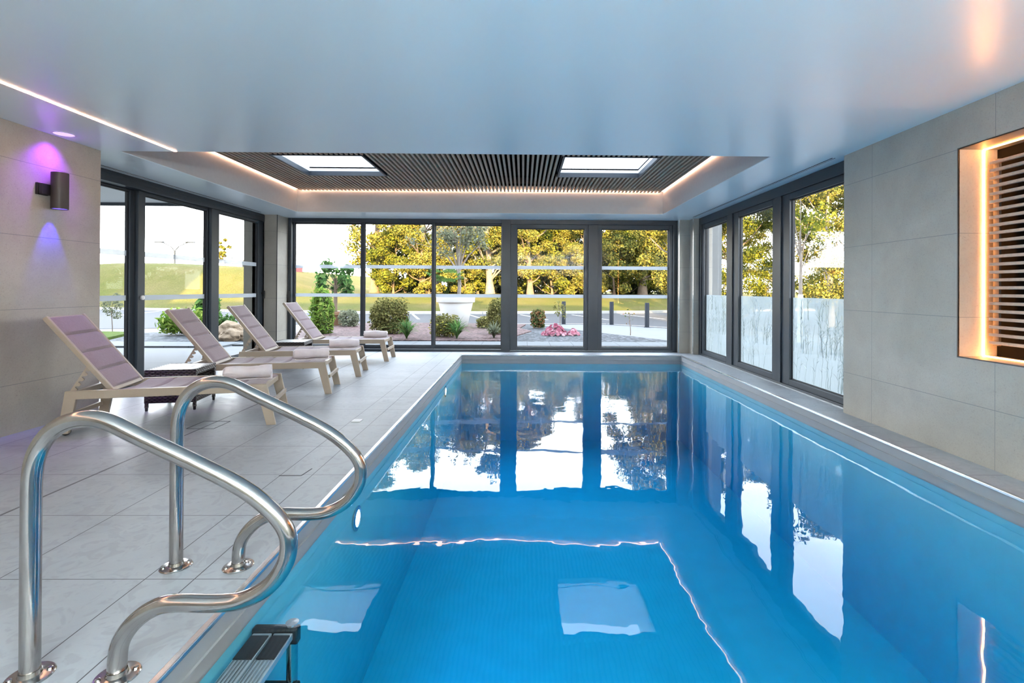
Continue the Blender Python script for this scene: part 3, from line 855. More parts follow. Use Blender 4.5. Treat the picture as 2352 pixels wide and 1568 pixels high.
# rolled towels
def make_towel(seed):
    rg = random.Random(seed); mb = MB()
    L, n, turns = .37, 120, 3.1
    prof = []
    for k in range(n):
        t = k/(n-1); a = -math.pi*.62 + 2*math.pi*turns*(1-t); r = .073 - .058*t
        prof.append((r*math.cos(a)*1.05, r*math.sin(a)*.93))
    th = .0088
    inner = []
    for k in range(n):
        x, z = prof[k]; r = math.hypot(x, z) or 1e-4
        inner.append((x*(1-th/r), z*(1-th/r)))
    ring = prof + inner[::-1]
    NL = 22; vs, fs = [], []
    m = len(ring)
    ph = rg.uniform(0, 6)
    for i in range(NL+1):
        u = i/NL; y = (u-.5)*L
        sw = 1 + .05*math.sin(u*7+ph) - .05*(2*u-1)**4
        dent = 1 - .06*math.exp(-((u-.72)/.03)**2)
        for j, (x, z) in enumerate(ring):
            outer = math.hypot(x, z) > .052
            k = sw*dent if outer else sw
            wob = .0035*math.sin(j*.21+u*9+ph) if outer else 0
            sh = .012*math.sin(j*.05+ph) if i in (0, NL) else 0
            vs.append((x*(k)+wob, y+sh, max(-.066, z*k+wob)))
    for i in range(NL):
        for j in range(m):
            j2 = (j+1) % m
            fs.append((i*m+j, i*m+j2, (i+1)*m+j2, (i+1)*m+j))
    for i in (0, NL):
        for j in range(n-1):
            q = (i*m+j, i*m+j+1, i*m+m-2-j, i*m+m-1-j)
            fs.append(q if i else q[::-1])
    mb.add(vs, fs)
    return mb
tl = ['rolled pale towel on the lounger nearest the camera', 'rolled pale towel on the second lounger from the camera', 'rolled pale towel on the third lounger from the camera', 'rolled pale towel on the farthest lounger']
for i, (o, th) in enumerate(loungers):
    tw = make_towel(i+3).build('rolled_towel', M['towel'], smooth=True)
    tag(tw, tl[i], 'towel', 'rolled towels on the sun loungers')
    c, s = math.cos(th), math.sin(th); lx, ly = (.515, -.03) if i else (.50, -.02)
    tw.location = (o.location.x + c*lx - s*ly, o.location.y + s*lx + c*ly, LH + .064)
    tw.rotation_euler = (0, 0, th - R(90) + R((10, 14, 12, 8)[i]))

# wicker side tables
def make_table(label):
    t = thing('side_table', label, 'side table', group='wicker side tables between the loungers')
    W, D, Ht = .45, .47, .395; w, d = W/2, D/2
    mb = MB()
    mb.box((-w, -d, .075), (w, -d+.018, Ht)); mb.box((-w, d-.018, .075), (w, d, Ht)); mb.box((-w, -d, .075), (-w+.018, d, Ht))
    mb.box((-w, -d, Ht-.055), (w, d, Ht-.012)); mb.box((-w, -d, .075), (w, d, .125)); mb.box((w-.018, -d, .075), (w, -d+.035, Ht)); mb.box((w-.018, d-.035, .075), (w, d, Ht))
    for a, b, c, e in ((-w, w, -d, -d+.02), (-w, w, d-.02, d), (-w, -w+.02, -d, d), (w-.02, w, -d, d)): mb.box((a, c, Ht-.02), (b, e, Ht))
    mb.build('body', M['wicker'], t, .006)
    mb = MB(); n = 4; g = .004; a0 = -w+.024; step = (W-.048)/n
    for k in range(n): mb.box((a0+k*step+g/2, -d+.024, Ht-.014), (a0+(k+1)*step-g/2, d-.024, Ht-.002))
    mb.build('tabletop', M['tabletop'], t, .002)
    for sx in (-1, 1):
        for sy in (-1, 1):
            mb = MB(); x, y = sx*(w-.016), sy*(d-.016)
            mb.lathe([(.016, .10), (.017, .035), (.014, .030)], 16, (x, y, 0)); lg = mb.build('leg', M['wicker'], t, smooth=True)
            mb = MB(); mb.lathe([(.0001, 0), (.010, 0), (.013, .008), (.013, .030)], 16, (x, y, 0)); mb.build('foot', M['black'], lg, smooth=True)
    mb = MB(); mb.lathe([(.0001, .0), (.021, .0), (.023, -.002)], 24); mb.v = [(x*1.25+.01, -d-.002+z, y*.5+.155) for x, y, z in mb.v]
    mb.build('badge', M['steelb'], t)
    return t
t1 = make_table('wicker side table between first and second loungers'); t1.location = (-3.44, 5.19, 0); t1.rotation_euler = (0, 0, R(10))
t2 = copy_tree(t1); t2['label'] = 'wicker side table between third and farthest loungers'; t2.location = (-3.47, 7.74, 0); t2.rotation_euler = (0, 0, R(8))

# ------------------------------------------------------------------ outdoors: ground
def slab(name, poly, z0, z1, mat, label, cat, kind='structure'):
    return tag(MB().prism(poly, z0, z1).build(name, mat), label, cat, kind=kind)
mb = MB()
ring_slab(mb, -60, 60, -16, 36, [(-4.95, 3.60, -2.8, 9.86)], -.40, -.055)
structure(mb.build('ground', M['concrete']), 'pale concrete paving around the building', 'ground')
slab('path', [(-6.2, 10.95), (16, 10.95), (16, 11.80), (-6.2, 11.80)], -.06, -.02, M['paver'], 'strip of grey paver slabs outside the far glazing', 'path')
tag(MB().prism([(-4.4, 9.87), (14, 9.87), (14, 10.93), (-4.4, 10.93)], -.056, -.025).build('pebbles', M['pebble']), 'white pebble strip directly outside far windows', 'pebbles', kind='stuff')
tag(MB().prism([(-5.15, 11.82), (-.30, 11.82), (-.15, 13.2), (.25, 14.6), (-.1, 15.6), (.1, 17.4), (-3, 17.9), (-7.1, 17.4), (-5.9, 13.2)], -.054, .0).build('bark_mulch', M['mulch']), 'red bark mulch covering the planting bed', 'mulch', kind='stuff')
tag(MB().prism([(-.29, 11.82), (3.55, 11.82), (3.48, 12.2), (1.9, 14.7), (.55, 17.2), (.12, 17.38), (-.08, 15.6), (.27, 14.6), (-.13, 13.2)], -.054, -.020).build('slate_chips', M['slate']), 'blue grey slate chips right of the mulch bed', 'slate chips', kind='stuff')
tag(MB().prism([(-5.95, 11.82), (-5.17, 11.82), (-5.6, 12.9), (-6.3, 12.8)], -.054, -.020).build('slate_chips', M['slate']), 'small patch of slate chips behind the corner pillar', 'slate chips', kind='stuff')
tag(MB().prism([(-9.4, 11.55), (-6.4, 11.75), (-6.35, 12.6), (-7.4, 15.0), (-9.2, 15.2), (-10.2, 13.6)], -.054, -.030).build('slate_chips', M['slate']), 'slate chip bed outside the left sliding doors', 'slate chips', kind='stuff')
tag(MB().prism([(-12.5, 11.3), (-9.5, 11.5), (-10.3, 13.6), (-12.5, 13.9)], -.054, .01).build('grass', M['grass']), 'green grass patch outside left sliding doors', 'grass', kind='stuff')
slab('kerb', [(-14, 10.45), (-6.25, 10.62), (-6.25, 11.5), (-9.4, 11.5), (-14, 11.25)], -.056, -.02, M['paver'], 'grey edging strip in front of the left planting bed', 'kerb')
NEAR = [(-60, 11), (-24, 13.5), (-11.5, 15.4), (-7.2, 17.7), (3.0, 18.1), (4.7, 16.4), (9, 12.5), (14, 8), (60, -10)]
FARE = [(60, 36), (24, 33), (12, 29.5), (6, 26.8), (-2, 25.2), (-8, 24.8), (-15, 26.0), (-22, 28), (-60, 36)]
slab('road', NEAR + FARE, -.10, -.045, M['asphalt'], 'grey asphalt car park beyond the garden', 'road')
road = bpy.data.objects['road']
mb = MB()
for x, y in ((-1.5, 20.5), (1.0, 20.6), (3.5, 20.8), (6.0, 21.5), (-4.2, 20.6), (-12, 21), (-14.8, 21.6), (-17.6, 22.4)):
    mb.bar((x, y, -.043), (x-1.1, y+4.0, -.043), .11, .004)
mb.bar((-7, 17.95, -.043), (3, 18.3, -.043), .10, .004); mb.bar((3.05, 18.25, -.043), (9.2, 12.7, -.043), .10, .004)
mb.build('parking_lines', M['paint'], road)
def yfar(x):
    P = sorted(FARE)
    for (xa, ya), (xb, yb) in zip(P, P[1:]):
        if xa <= x <= xb: return ya + (yb-ya)*(x-xa)/(xb-xa)
    return 36
mb = MB()
P = sorted(FARE)
xs = [-60+k*1.0 for k in range(121)]
for a, b in zip(xs, xs[1:]):
    mb.bar((a, yfar(a), .0), (b, yfar(b), .0), .30, .16)
structure(mb.build('kerb_far', M['kerb']), 'pale kerb stones along the far side of the car park', 'kerb')
sm = lambda t: max(0., min(1., t))**2*(3-2*max(0., min(1., t)))
def hz(x, y):
    d = y - yfar(x)
    z = .05 + .80*sm(d/8.5)
    left = 1/(1+math.exp((x+15.8)/1.3))
    z += (2.0*left*sm(d/6.5))*(1 + .05*math.sin(x*.4))
    z += .05*noise.noise(Vector((x*.25, y*.25, 0)))
    return z
mb = MB(); vs, fs = [], []
NX_, NY_ = 121, 40
for i in range(NX_):
    x = -60+i
    for j in range(NY_):
        y = yfar(x)+.1 + (j/(NY_-1))**1.6*62
        vs.append((x, y, hz(x, y)))
for i in range(NX_-1):
    for j in range(NY_-1):
        a = i*NY_+j; fs.append((a, a+NY_, a+NY_+1, a+1))
mb.add(vs, fs)
structure(mb.build('lawn', M['lawn'], smooth=True), 'dry grassy bank rising behind the car park', 'lawn')

# unseen hotel block shaped to shade car park and mound, canopy, exterior pillar
mb = MB(); mb.box((-34, -14, -.1), (8, -3.2, 7.4)); mb.box((-46, -14, -.1), (-16.5, -4.5, 13.5))
structure(mb.build('wall_shadow_block', M['render']), 'unseen hotel block added behind the pool hall to shade the grounds', 'building')
mb = MB(); mb.box((-12, 5.0, 2.86), (-4.96, 10.15, 3.05)); can = structure(mb.build('roof_canopy', M['white']), 'pale canopy over the terrace outside the left doors', 'canopy')
mb = MB(); mb.box((-12, 10.15, 2.80), (-4.96, 10.20, 3.08)); mb.box((-12, 7.6, 2.82), (-4.96, 7.66, 2.86)); mb.build('fascia', M['frame'], can)
mb = MB(); mb.box((3.60, 9.95, -.05), (3.90, 10.3, 3.3)); structure(mb.build('wall_pillar_outside', M['render']), 'pale rendered pillar outside the right windows', 'pillar')

# ------------------------------------------------------------------ plants
def leaves(mb, blobs, n, size, rg, flat=.0, elong=1.0, shell=.55):
    for k in range(n):
        c, r = blobs[rg.randrange(len(blobs))]
        if not isinstance(r, tuple): r = (r, r, r)
        a, b = rg.uniform(0, 2*math.pi), rg.uniform(-1, 1)
        q = math.sqrt(1-b*b); t = shell + (1-shell)*rg.random()
        d = Vector((q*math.cos(a), q*math.sin(a), b))
        p = Vector(c) + Vector((d.x*r[0], d.y*r[1], d.z*r[2]))*t
        s = size*rg.uniform(.6, 1.25)
        nrm = (d + Vector((rg.gauss(0, .8), rg.gauss(0, .8), rg.gauss(.3, .8)))).normalized()
        u = nrm.orthogonal().normalized(); v = nrm.cross(u)
        an = rg.uniform(0, 6.28); u, v = u*math.cos(an)+v*math.sin(an), v*math.cos(an)-u*math.sin(an)
        u *= s*.5*elong; v *= s*.5/elong**.5
        mb.add([p-u, p+v+nrm*s*.12, p+u, p-v+nrm*s*.12], [(0, 1, 2, 3)])
def tree_mesh(seed, H, trunk_r, crown_z, crown_r, nblob, nleaf, size, leafmat, bark, lean=0., open_=.5):
    """trunk with limbs, crown of leaf clumps; origin at the foot"""
    rg = random.Random(seed)
    mb = MB(); top = H*.78
    pts = [(lean*f*f*2 + .12*math.sin(f*5+seed), .10*math.sin(f*4+seed*2), top*f) for f in [k/9 for k in range(10)]]
    mb.tube(pts, [trunk_r*(1.25-.2*min(1, k)-.085*k) if k else trunk_r*1.5 for k in range(10)], 10)
    blobs = []
    for k in range(nblob):
        a = rg.uniform(0, 6.28); f = rg.random()
        z = crown_z + (H-crown_z)*f
        prof = math.sin(math.pi*min(.97, max(.10, (z-crown_z)/(H-crown_z)*.82+.14)))
        rr = crown_r*prof*math.sqrt(rg.uniform(.15, 1))
        c = Vector((rr*math.cos(a)+lean*f, rr*math.sin(a), z))
        br = rg.uniform(.55, 1.05)*crown_r*.30
        blobs.append((c, (br, br, br*.75)))
        if k % 3 == 0:
            z0 = min(top*.95, max(crown_z*.8, c.z - rr*.7)); i0 = min(9, int(z0/top*9)); s0 = Vector(pts[i0])
            mid = (s0+c)/2 + Vector((0, 0, -.12*rr))
            mb.tube([s0, mid, c], [trunk_r*.34, trunk_r*.22, trunk_r*.08], 6)
    ml = MB(); leaves(ml, blobs, nleaf, size, rg, shell=open_)
    return mb, ml
def make_tree(name, label, seed, loc, **kw):
    leafmat, bark = kw['leafmat'], kw['bark']
    t = thing(name, label, 'tree', loc, group=kw.pop('group', 'trees behind the car park'))
    a, b = tree_mesh(seed, **kw)
    a.build('trunk', M[bark], t, smooth=True); b.build('crown', M[leafmat], t)
    return t
P0 = dict(H=13., trunk_r=.30, crown_z=2.2, crown_r=3.6, nblob=70, nleaf=30000, size=.165, leafmat='oak', bark='bark', open_=.35)
pr = {}
def grow(kind, label, x, y, sc=1., rz=0.):
    """each kind is grown once and then copied with its parts"""
    z = hz(x, y) if y > yfar(x) else -.06
    if kind not in pr:
        kw = dict(P0); kw.update(KINDS[kind][1]); t = make_tree(KINDS[kind][0], label, KINDS[kind][2], (x, y, z), **kw); pr[kind] = t
    else:
        t = copy_tree(pr[kind]); t.location = (x, y, z); t['label'] = label
    t.scale = (sc, sc, sc); t.rotation_euler = (0, 0, rz)
    return t
KINDS = {
 'oak': ('oak_tree', {}, 11),
 'oak2': ('oak_tree', dict(H=14., crown_z=1.6, crown_r=4.0, nblob=80, nleaf=34000, lean=.4), 23),
 'olive': ('deciduous_tree', dict(H=12.5, crown_z=2.6, crown_r=3.3, leafmat='olivegreen', bark='barkpale'), 37),
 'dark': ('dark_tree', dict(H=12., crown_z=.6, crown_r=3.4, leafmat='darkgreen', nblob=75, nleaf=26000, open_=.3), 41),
 'leaning': ('leaning_tree', dict(H=12., crown_z=4.0, crown_r=3.2, leafmat='oak', lean=1.3, nleaf=24000), 53),
 'hedge': ('hazel_thicket', dict(H=4.6, trunk_r=.08, crown_z=.2, crown_r=2.1, nblob=40, nleaf=15000, size=.14, leafmat='olivegreen', open_=.3), 61),
 'hedgegold': ('golden_thicket', dict(H=4.2, trunk_r=.08, crown_z=.2, crown_r=2.0, nblob=40, nleaf=14000, size=.14, leafmat='oak', open_=.3), 67),
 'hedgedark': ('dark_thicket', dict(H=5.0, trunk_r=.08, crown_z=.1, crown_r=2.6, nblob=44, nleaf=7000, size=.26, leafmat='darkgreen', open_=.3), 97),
 'sparse': ('young_tree', dict(H=4.8, trunk_r=.07, crown_z=1.4, crown_r=1.5, nblob=16, nleaf=1500, size=.30, leafmat='oak', open_=.2), 71),
 'near': ('maple_tree', dict(H=9.5, trunk_r=.16, crown_z=1.2, crown_r=3.0, nblob=60, nleaf=44000, size=.105, leafmat='oak', bark='barkpale', open_=.2), 83),
 'neardark': ('maple_tree', dict(H=9.0, trunk_r=.16, crown_z=.5, crown_r=2.9, nblob=60, nleaf=44000, size=.105, leafmat='olivegreen', open_=.2), 89),
}
row = [('oak', -10.2, 35.5, .86, 0, 'golden oak at the left end of the tree row beside open sky'),
       ('olive', -6.4, 38.5, .78, 1, 'olive green tree second from the left end of the row'),
       ('oak2', -6.6, 33.6, .66, 2, 'low branched golden oak in front of the olive tree'),
       ('olive', -2.3, 34.2, .80, 2.4, 'tall pale trunked tree behind the white planter'),
       ('dark', -4.4, 43, .62, 0, 'dark tree filling the gap behind the pale trunk'),
       ('leaning', -1.2, 34.6, .70, 0, 'leaning golden tree right of the white planter'),
       ('oak', .4, 33.8, .62, 3.1, 'golden tree with straight trunk behind the wide mullion'),
       ('dark', 2.5, 36.5, .52, 1.5, 'dark green tree behind the first grey bollard'),
       ('oak2', 4.3, 34.4, .47, 4., 'bright golden oak seen above the middle bollard'),
       ('oak2', 8.4, 35.2, .84, .6, 'broad golden oak filling the last far window'),
       ('oak', 12.2, 37.0, .8, 5., 'golden oak half hidden behind the right corner pillar')]
for k, x, y, s, rz, lab in row: grow(k, lab, x, y, s, rz)
for k, x, y, s, rz, lab in [('hedge', -8.6, 34.3, .9, 0, 'green thicket at foot of the left golden oak'), ('hedgegold', -6.0, 33.2, .8, 1, 'golden thicket between the leftmost oaks'),
        ('hedge', -3.2, 36.2, 1., 2, 'green thicket behind the pale trunked tree'), ('hedgegold', -3.9, 34.0, .7, 3, 'golden thicket left of the pale trunked tree'),
        ('hedge', -.2, 37, 1., 1, 'green thicket behind the leaning tree'), ('hedge', 1.9, 34.8, 1., 4, 'green thicket below the dark green tree'),
        ('hedgegold', 3.4, 34.8, .8, 2, 'golden thicket beside the dark green tree'), ('hedgegold', 6.2, 34.6, 1., 5, 'golden thicket between the broad oaks'), ('hedge', 7.2, 36.0, 1., 0, 'green thicket under the broad golden oak'), ('hedge', 10.2, 36., 1.1, 2, 'green thicket at the right end of the tree row'),
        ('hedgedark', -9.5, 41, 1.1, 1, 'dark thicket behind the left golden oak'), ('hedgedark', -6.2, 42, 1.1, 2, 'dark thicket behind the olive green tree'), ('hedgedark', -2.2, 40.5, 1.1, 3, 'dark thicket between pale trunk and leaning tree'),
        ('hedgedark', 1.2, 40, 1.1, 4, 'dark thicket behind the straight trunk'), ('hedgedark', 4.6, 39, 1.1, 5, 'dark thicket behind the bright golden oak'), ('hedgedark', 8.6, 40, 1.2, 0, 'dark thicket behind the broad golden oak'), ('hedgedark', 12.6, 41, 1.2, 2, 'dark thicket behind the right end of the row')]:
    o = grow(k, lab, x, y, s, rz); o['group'] = 'thickets under the tree row'; o['category'] = 'shrub'
for k, x, y, s, rz, lab in [('sparse', -27.0, 44.5, .42, 0, 'young golden tree on the mound beside the twin lamp post'), ('sparse', -25.9, 44.5, .50, 2, 'taller young golden tree on the mound right of the first'), ('sparse', -24.2, 45, .30, 4, 'smallest young tree on the mound near the far lamp')]:
    o = grow(k, lab, x, y, s, rz); o['group'] = 'young trees on the mound'
for k, x, y, s, rz, lab in [('near', 10.4, 17.2, .70, 0, 'golden maple seen through the right window nearest the tiled wall'), ('neardark', 8.6, 20.5, .74, 1, 'olive green maple seen through the middle right window'),
        ('near', 12.6, 24.5, .86, 2, 'golden maple behind the green one outside the right windows'), ('neardark', 12.4, 18.8, .78, 3, 'olive green maple behind the nearest golden maple'), ('near', 7.6, 23.8, .80, 4, 'golden maple seen through the farthest right window')]:
    o = grow(k, lab, x, y, s, rz); o['group'] = 'maples outside the right windows'
st = thing('young_staked_tree', 'slender young tree with pale wrapped trunk outside right windows', 'tree', (6.35, 11.6, -.05))
mb = MB(); mb.tube([(0, 0, 0), (.01, 0, 1.0), (.02, 0, 1.9), (.0, .02, 2.6)], [.05, .045, .03, .012], 10)
rg = random.Random(5); bl = []
for k in range(9):
    a = k*.7; e = Vector((.45*math.cos(a), .45*math.sin(a), 2.6+.22*k % 1.4)); mb.tube([(.02, 0, 1.7+.06*k), tuple((Vector((.02, 0, 1.9+.06*k))+e)/2), tuple(e)], [.014, .009, .004], 6); bl.append((e, .28))
mb.build('trunk', M['barkpale'], st, smooth=True)
mb = MB(); mb.tube([(0, 0, .05), (.012, 0, 1.15)], .056, 12); mb.build('trunk_wrap', M['white'], st, smooth=True)
mb = MB(); leaves(mb, bl, 900, .07, rg); mb.build('crown', M['olivegreen'], st)

def shrub(name, label, loc, rad, n, size, mat, stems=10, elong=1.2, seed=1, group=None, cat='shrub', shell=.55, lift=.5):
    rg = random.Random(seed); t = thing(name, label, cat, loc, group=group)
    rx, ry, rz_ = rad; mb = MB()
    for k in range(stems):
        a = 6.28*k/stems; e = (rx*.75*math.cos(a), ry*.75*math.sin(a), rz_*(lift*2)*.8)
        mb.tube([(.02*math.cos(a), .02*math.sin(a), 0), (e[0]*.45, e[1]*.45, e[2]*.55), e], [.007, .005, .002], 5)
    mb.build('stems', M['bark'], t)
    bl = [((0, 0, rz_*lift*2*.50), (rx*.92, ry*.92, rz_*lift))]*22
    for k in range(8):
        a = k*.785; bl.append(((rx*.55*math.cos(a), ry*.55*math.sin(a), rz_*.16), (rx*.40, ry*.40, rz_*.18)))
    for k in range(14):
        a = rg.uniform(0, 6.28); bl.append(((rx*.62*math.cos(a), ry*.62*math.sin(a), rz_*rg.uniform(.25, .85)), (rx*.38, ry*.38, rz_*.2)))
    mb = MB(); leaves(mb, bl, n, size, rg, elong=elong, shell=shell)
    mb.v = [(x, y, max(z, .004)) for x, y, z in mb.v]
    mb.build('foliage', M[mat], t)
    return t
shrub('round_shrub', 'big rounded olive brown shrub in mulch bed', (-3.55, 13.6, 0), (.56, .5, .95), 8500, .046, 'boxleaf', 14, seed=2)
shrub('yellow_flowering_shrub', 'small shrub dotted with yellow flowers in front of white planter', (-1.95, 12.75, 0), (.40, .35, .58), 1900, .05, 'boxleaf', 10, seed=3)
yf = [o for o in COL.objects if o.name.startswith('yellow_flowering_shrub')][0]
rg = random.Random(9)
for k in range(12):
    a = rg.uniform(3.4, 6.0); z = rg.uniform(.05, .40); q = .98*math.sqrt(max(.1, 1-((z-.29)/.29)**2))
    MB().lathe([(.0001, -.012), (.022, -.006), (.030, .006), (.0001, .014)], 8, (.40*math.cos(a)*q, .36*math.sin(a)*q, z)).build('flower', M['yellow'], yf)
shrub('columnar_shrub', 'upright dark olive shrub by the far frame post', (-.70, 13.5, 0), (.29, .29, .98), 4200, .044, 'boxleaf', 9, seed=4)
shrub('low_shrub', 'small olive shrub left of the upright one', (-1.15, 15.6, 0), (.30, .28, .36), 900, .06, 'boxleaf', 7, seed=5)
shrub('copper_tipped_shrub', 'cone shaped shrub with copper red tips on slate chips', (.47, 15.7, 0), (.25, .25, .60), 1500, .06, 'redleaf', 8, seed=6)
shrub('bamboo_shrub', 'bushy lime green bamboo outside first far pane', (-5.25, 13.4, 0), (.32, .30, 1.22), 1900, .07, 'limeleaf', 12, 2.2, seed=7)
shrub('low_shrub', 'grey green low shrub right of the terracotta pot', (-5.45, 16.0, 0), (.36, .32, .52), 1100, .06, 'greygreen', 8, seed=8)
shrub('garden_shrub', 'lush lime green shrub behind the second lounger outside', (-8.75, 13.2, 0), (.62, .50, .68), 1100, .085, 'limeleaf', 14, 2.0, seed=10, shell=.05)
shrub('garden_shrub', 'small fresh green shrub right of the door mullion outside', (-8.15, 14.0, 0), (.36, .33, .48), 800, .06, 'freshleaf', 9, 1.6, seed=11, shell=.1)
shrub('garden_shrub', 'tall leafy plant with large leaves behind the lime shrub', (-8.55, 13.9, 0), (.30, .30, 1.05), 420, .17, 'freshleaf', 8, 1.6, seed=12)
def lily(label, loc, n, L, seed, mat='freshleaf'):
    rg = random.Random(seed); t = tag(MB().build('x', M[mat]), label, 'plant', 'daylily clumps along the paver path') if False else None
    mb = MB()
    for k in range(n):
        a = rg.uniform(0, 6.28); l = L*rg.uniform(.6, 1.1); sp = rg.uniform(.15, .75)
        d = Vector((math.cos(a), math.sin(a), 0)); sd = Vector((-d.y, d.x, 0)); w = .017
        vs = []
        for q in range(7):
            f = q/6; p = d*(l*sp*f*(.6+.6*f)) + Vector((0, 0, l*(1.05*f - (.25+.75*sp)*f*f)))
            ww = w*(1-f**2.2)+.0008
            vs += [p-sd*ww, p+sd*ww]
        mb.add(vs, [(2*q, 2*q+1, 2*q+3, 2*q+2) for q in range(6)])
    mb.v = [(x, y, max(z, .003)) for x, y, z in mb.v]
    o = mb.build('daylily', M[mat], loc=loc)
    tag(o, label, 'plant', 'daylily clumps along the paver path')
lily('green daylily clump beside the big rounded shrub', (-2.76, 12.15, 0), 90, .80, 1)
lily('green daylily clump in front of the white planter', (-1.58, 12.25, 0), 90, .78, 2)
lily('bluish daylily clump at foot of the upright shrub', (-.70, 12.4, 0), 70, .66, 3, 'greygreen')
def heuchera(label, loc, r, n, seed):
    rg = random.Random(seed); mb = MB()
    for k in range(n):
        a = rg.uniform(0, 6.28); rr = r*math.sqrt(rg.random()); z = .02 + .8*r*(1-(rr/r)**2)*rg.uniform(.3, 1.15)
        c = Vector((rr*math.cos(a), rr*math.sin(a), z)); s = rg.uniform(.045, .075)
        nrm = (Vector((math.cos(a)*.8, math.sin(a)*.8-.3, 1)) + Vector((rg.gauss(0, .3), rg.gauss(0, .3), 0))).normalized(); u = nrm.orthogonal().normalized(); v = nrm.cross(u)
        ring = []
        for q in range(10):
            an = 6.28*q/10; k2 = s*(1 if q % 2 else .72); ring.append(c + u*math.cos(an)*k2 + v*math.sin(an)*k2 - nrm*.012)
        mb.add([c]+ring, [(0, 1+q, 1+(q+1) % 10) for q in range(10)])
    o = mb.build('heuchera', M['pinkleaf'], loc=loc); tag(o, label, 'plant')
heuchera('large clump of pink heuchera leaves on slate chips', (.84, 13.4, 0), .32, 150, 1)
heuchera('small clump of pink heuchera leaves right of the larger one', (1.33, 13.4, 0), .17, 60, 2)
def twig(name, label, loc, h, nl, mat, seed, size=.06, stake=False):
    rg = random.Random(seed); t = thing(name, label, 'sapling', loc); mb = MB()
    pts = [(.05*math.sin(f*4+seed)*f, 0, h*f) for f in [k/6 for k in range(7)]]
    mb.tube(pts, [.012*(1-.11*k) for k in range(7)], 6); bl = []
    for k in range(7):
        f = .4+.6*k/7; p = Vector((.05*math.sin(f*4+seed)*f, 0, h*f)); a = k*2.4; e = p + Vector((math.cos(a)*.16*h, math.sin(a)*.16*h, .08*h)); mb.tube([p, e], [.005, .002], 5); bl.append((e, .13*h))
    mb.build('stem', M['bark'], t)
    if nl:
        mb = MB(); leaves(mb, bl, nl, size, rg, elong=1.6); mb.build('leaves', M[mat], t)
twig('sapling', 'thin yellow green sapling behind the pink heuchera', (1.16, 15.9, 0), .75, 90, 'boxleaf', 1)
twig('sapling', 'nearly bare reddish twig on the tip of the slate bed', (2.82, 13.3, 0), .62, 14, 'redleaf', 2, .05)
twig('sapling', 'small thin leaved sapling outside the leftmost glass leaf', (-11.4, 14.3, -.05), .95, 420, 'greygreen', 3, .05)

# white planter with olive tree and palm
pt = thing('white_planter', 'huge white flower pot on mulch bed', 'planter', (-2.13, 16.2, 0))
mb = MB(); mb.lathe([(.0001, .0), (.36, 0), (.37, .01), (.545, .76), (.545, .765), (.60, .768), (.605, .775), (.615, 1.0), (.60, 1.01), (.56, 1.01), (.555, .93), (.0001, .93)], 56)
mb.build('pot', simple('white_planter_plastic', (.42,.415,.40), .5), pt, smooth=True)
mb = MB(); mb.lathe([(.0001, .945), (.55, .935)], 32); mb.build('soil', M['soil'], pt)
ot = thing('olive_tree', 'slender grey green olive tree growing in white planter', 'tree', (-2.03, 16.2, .94))
mb = MB(); mb.tube([(0, 0, 0), (.02, 0, .4), (-.01, 0, .80)], [.062, .055, .052], 12)
rg = random.Random(4); bl = []
for k, (ex, ey, ez) in enumerate(((-.75, .1, 2.3), (.55, -.1, 2.2), (-.35, .4, 2.7), (.9, .3, 1.9), (.15, -.3, 2.8), (-1.0, -.2, 1.7), (.3, .1, 2.5), (-.1, .1, 2.2))):
    b0 = Vector((-.01, 0, .78)); e = Vector((ex, ey, ez)); m_ = b0.lerp(e, .45) + Vector((-ex*.12, 0, .05))
    mb.tube([b0, m_, e], [.036, .020, .006], 7)
    for q in range(7):
        s0 = m_.lerp(e, q/7); e2 = s0 + Vector((rg.gauss(0, .35), rg.gauss(0, .3), rg.uniform(.05, .5))); mb.tube([s0, e2], [.010, .003], 5); bl.append((e2, .26))
mb.build('trunk', M['barkpale'], ot, smooth=True)
mb = MB(); leaves(mb, bl, 2600, .065, rg, elong=1.7, shell=.1); mb.build('crown', M['greygreen'], ot)
pm = thing('palm_plant', 'dark green palm fronds rising from white planter beside olive trunk', 'plant', (-2.40, 16.0, .94))
mb = MB(); rg = random.Random(8); ms = MB()
for k in range(11):
    a = rg.uniform(0, 6.28); l = rg.uniform(.55, .95); sp = rg.uniform(.25, .6)
    e = Vector((math.cos(a)*l*sp, math.sin(a)*l*sp, l*.85)); ms.tube([(0, 0, 0), tuple(e*.55 + Vector((0, 0, .05))), tuple(e)], [.010, .007, .004], 5)
    dirv = (e.normalized() + Vector((math.cos(a)*.6, math.sin(a)*.6, -.2))).normalized(); side = dirv.orthogonal().normalized()
    for q in range(14):
        an = -1.5 + 3.*q/13; side2 = Vector((-math.sin(a), math.cos(a), 0)); d = (dirv*math.cos(an) + side2*math.sin(an)).normalized(); up = d.cross(dirv.cross(side2)).normalized()
        tip = e + d*.36 + Vector((0, 0, -.08)); mid = e + d*.2; mb.add([e, mid+up*.018, tip, mid-up*.018], [(0, 1, 2, 3)])
ms.build('stalks', M['darkgreen'], pm); mb.build('fronds', M['freshleaf'], pm)
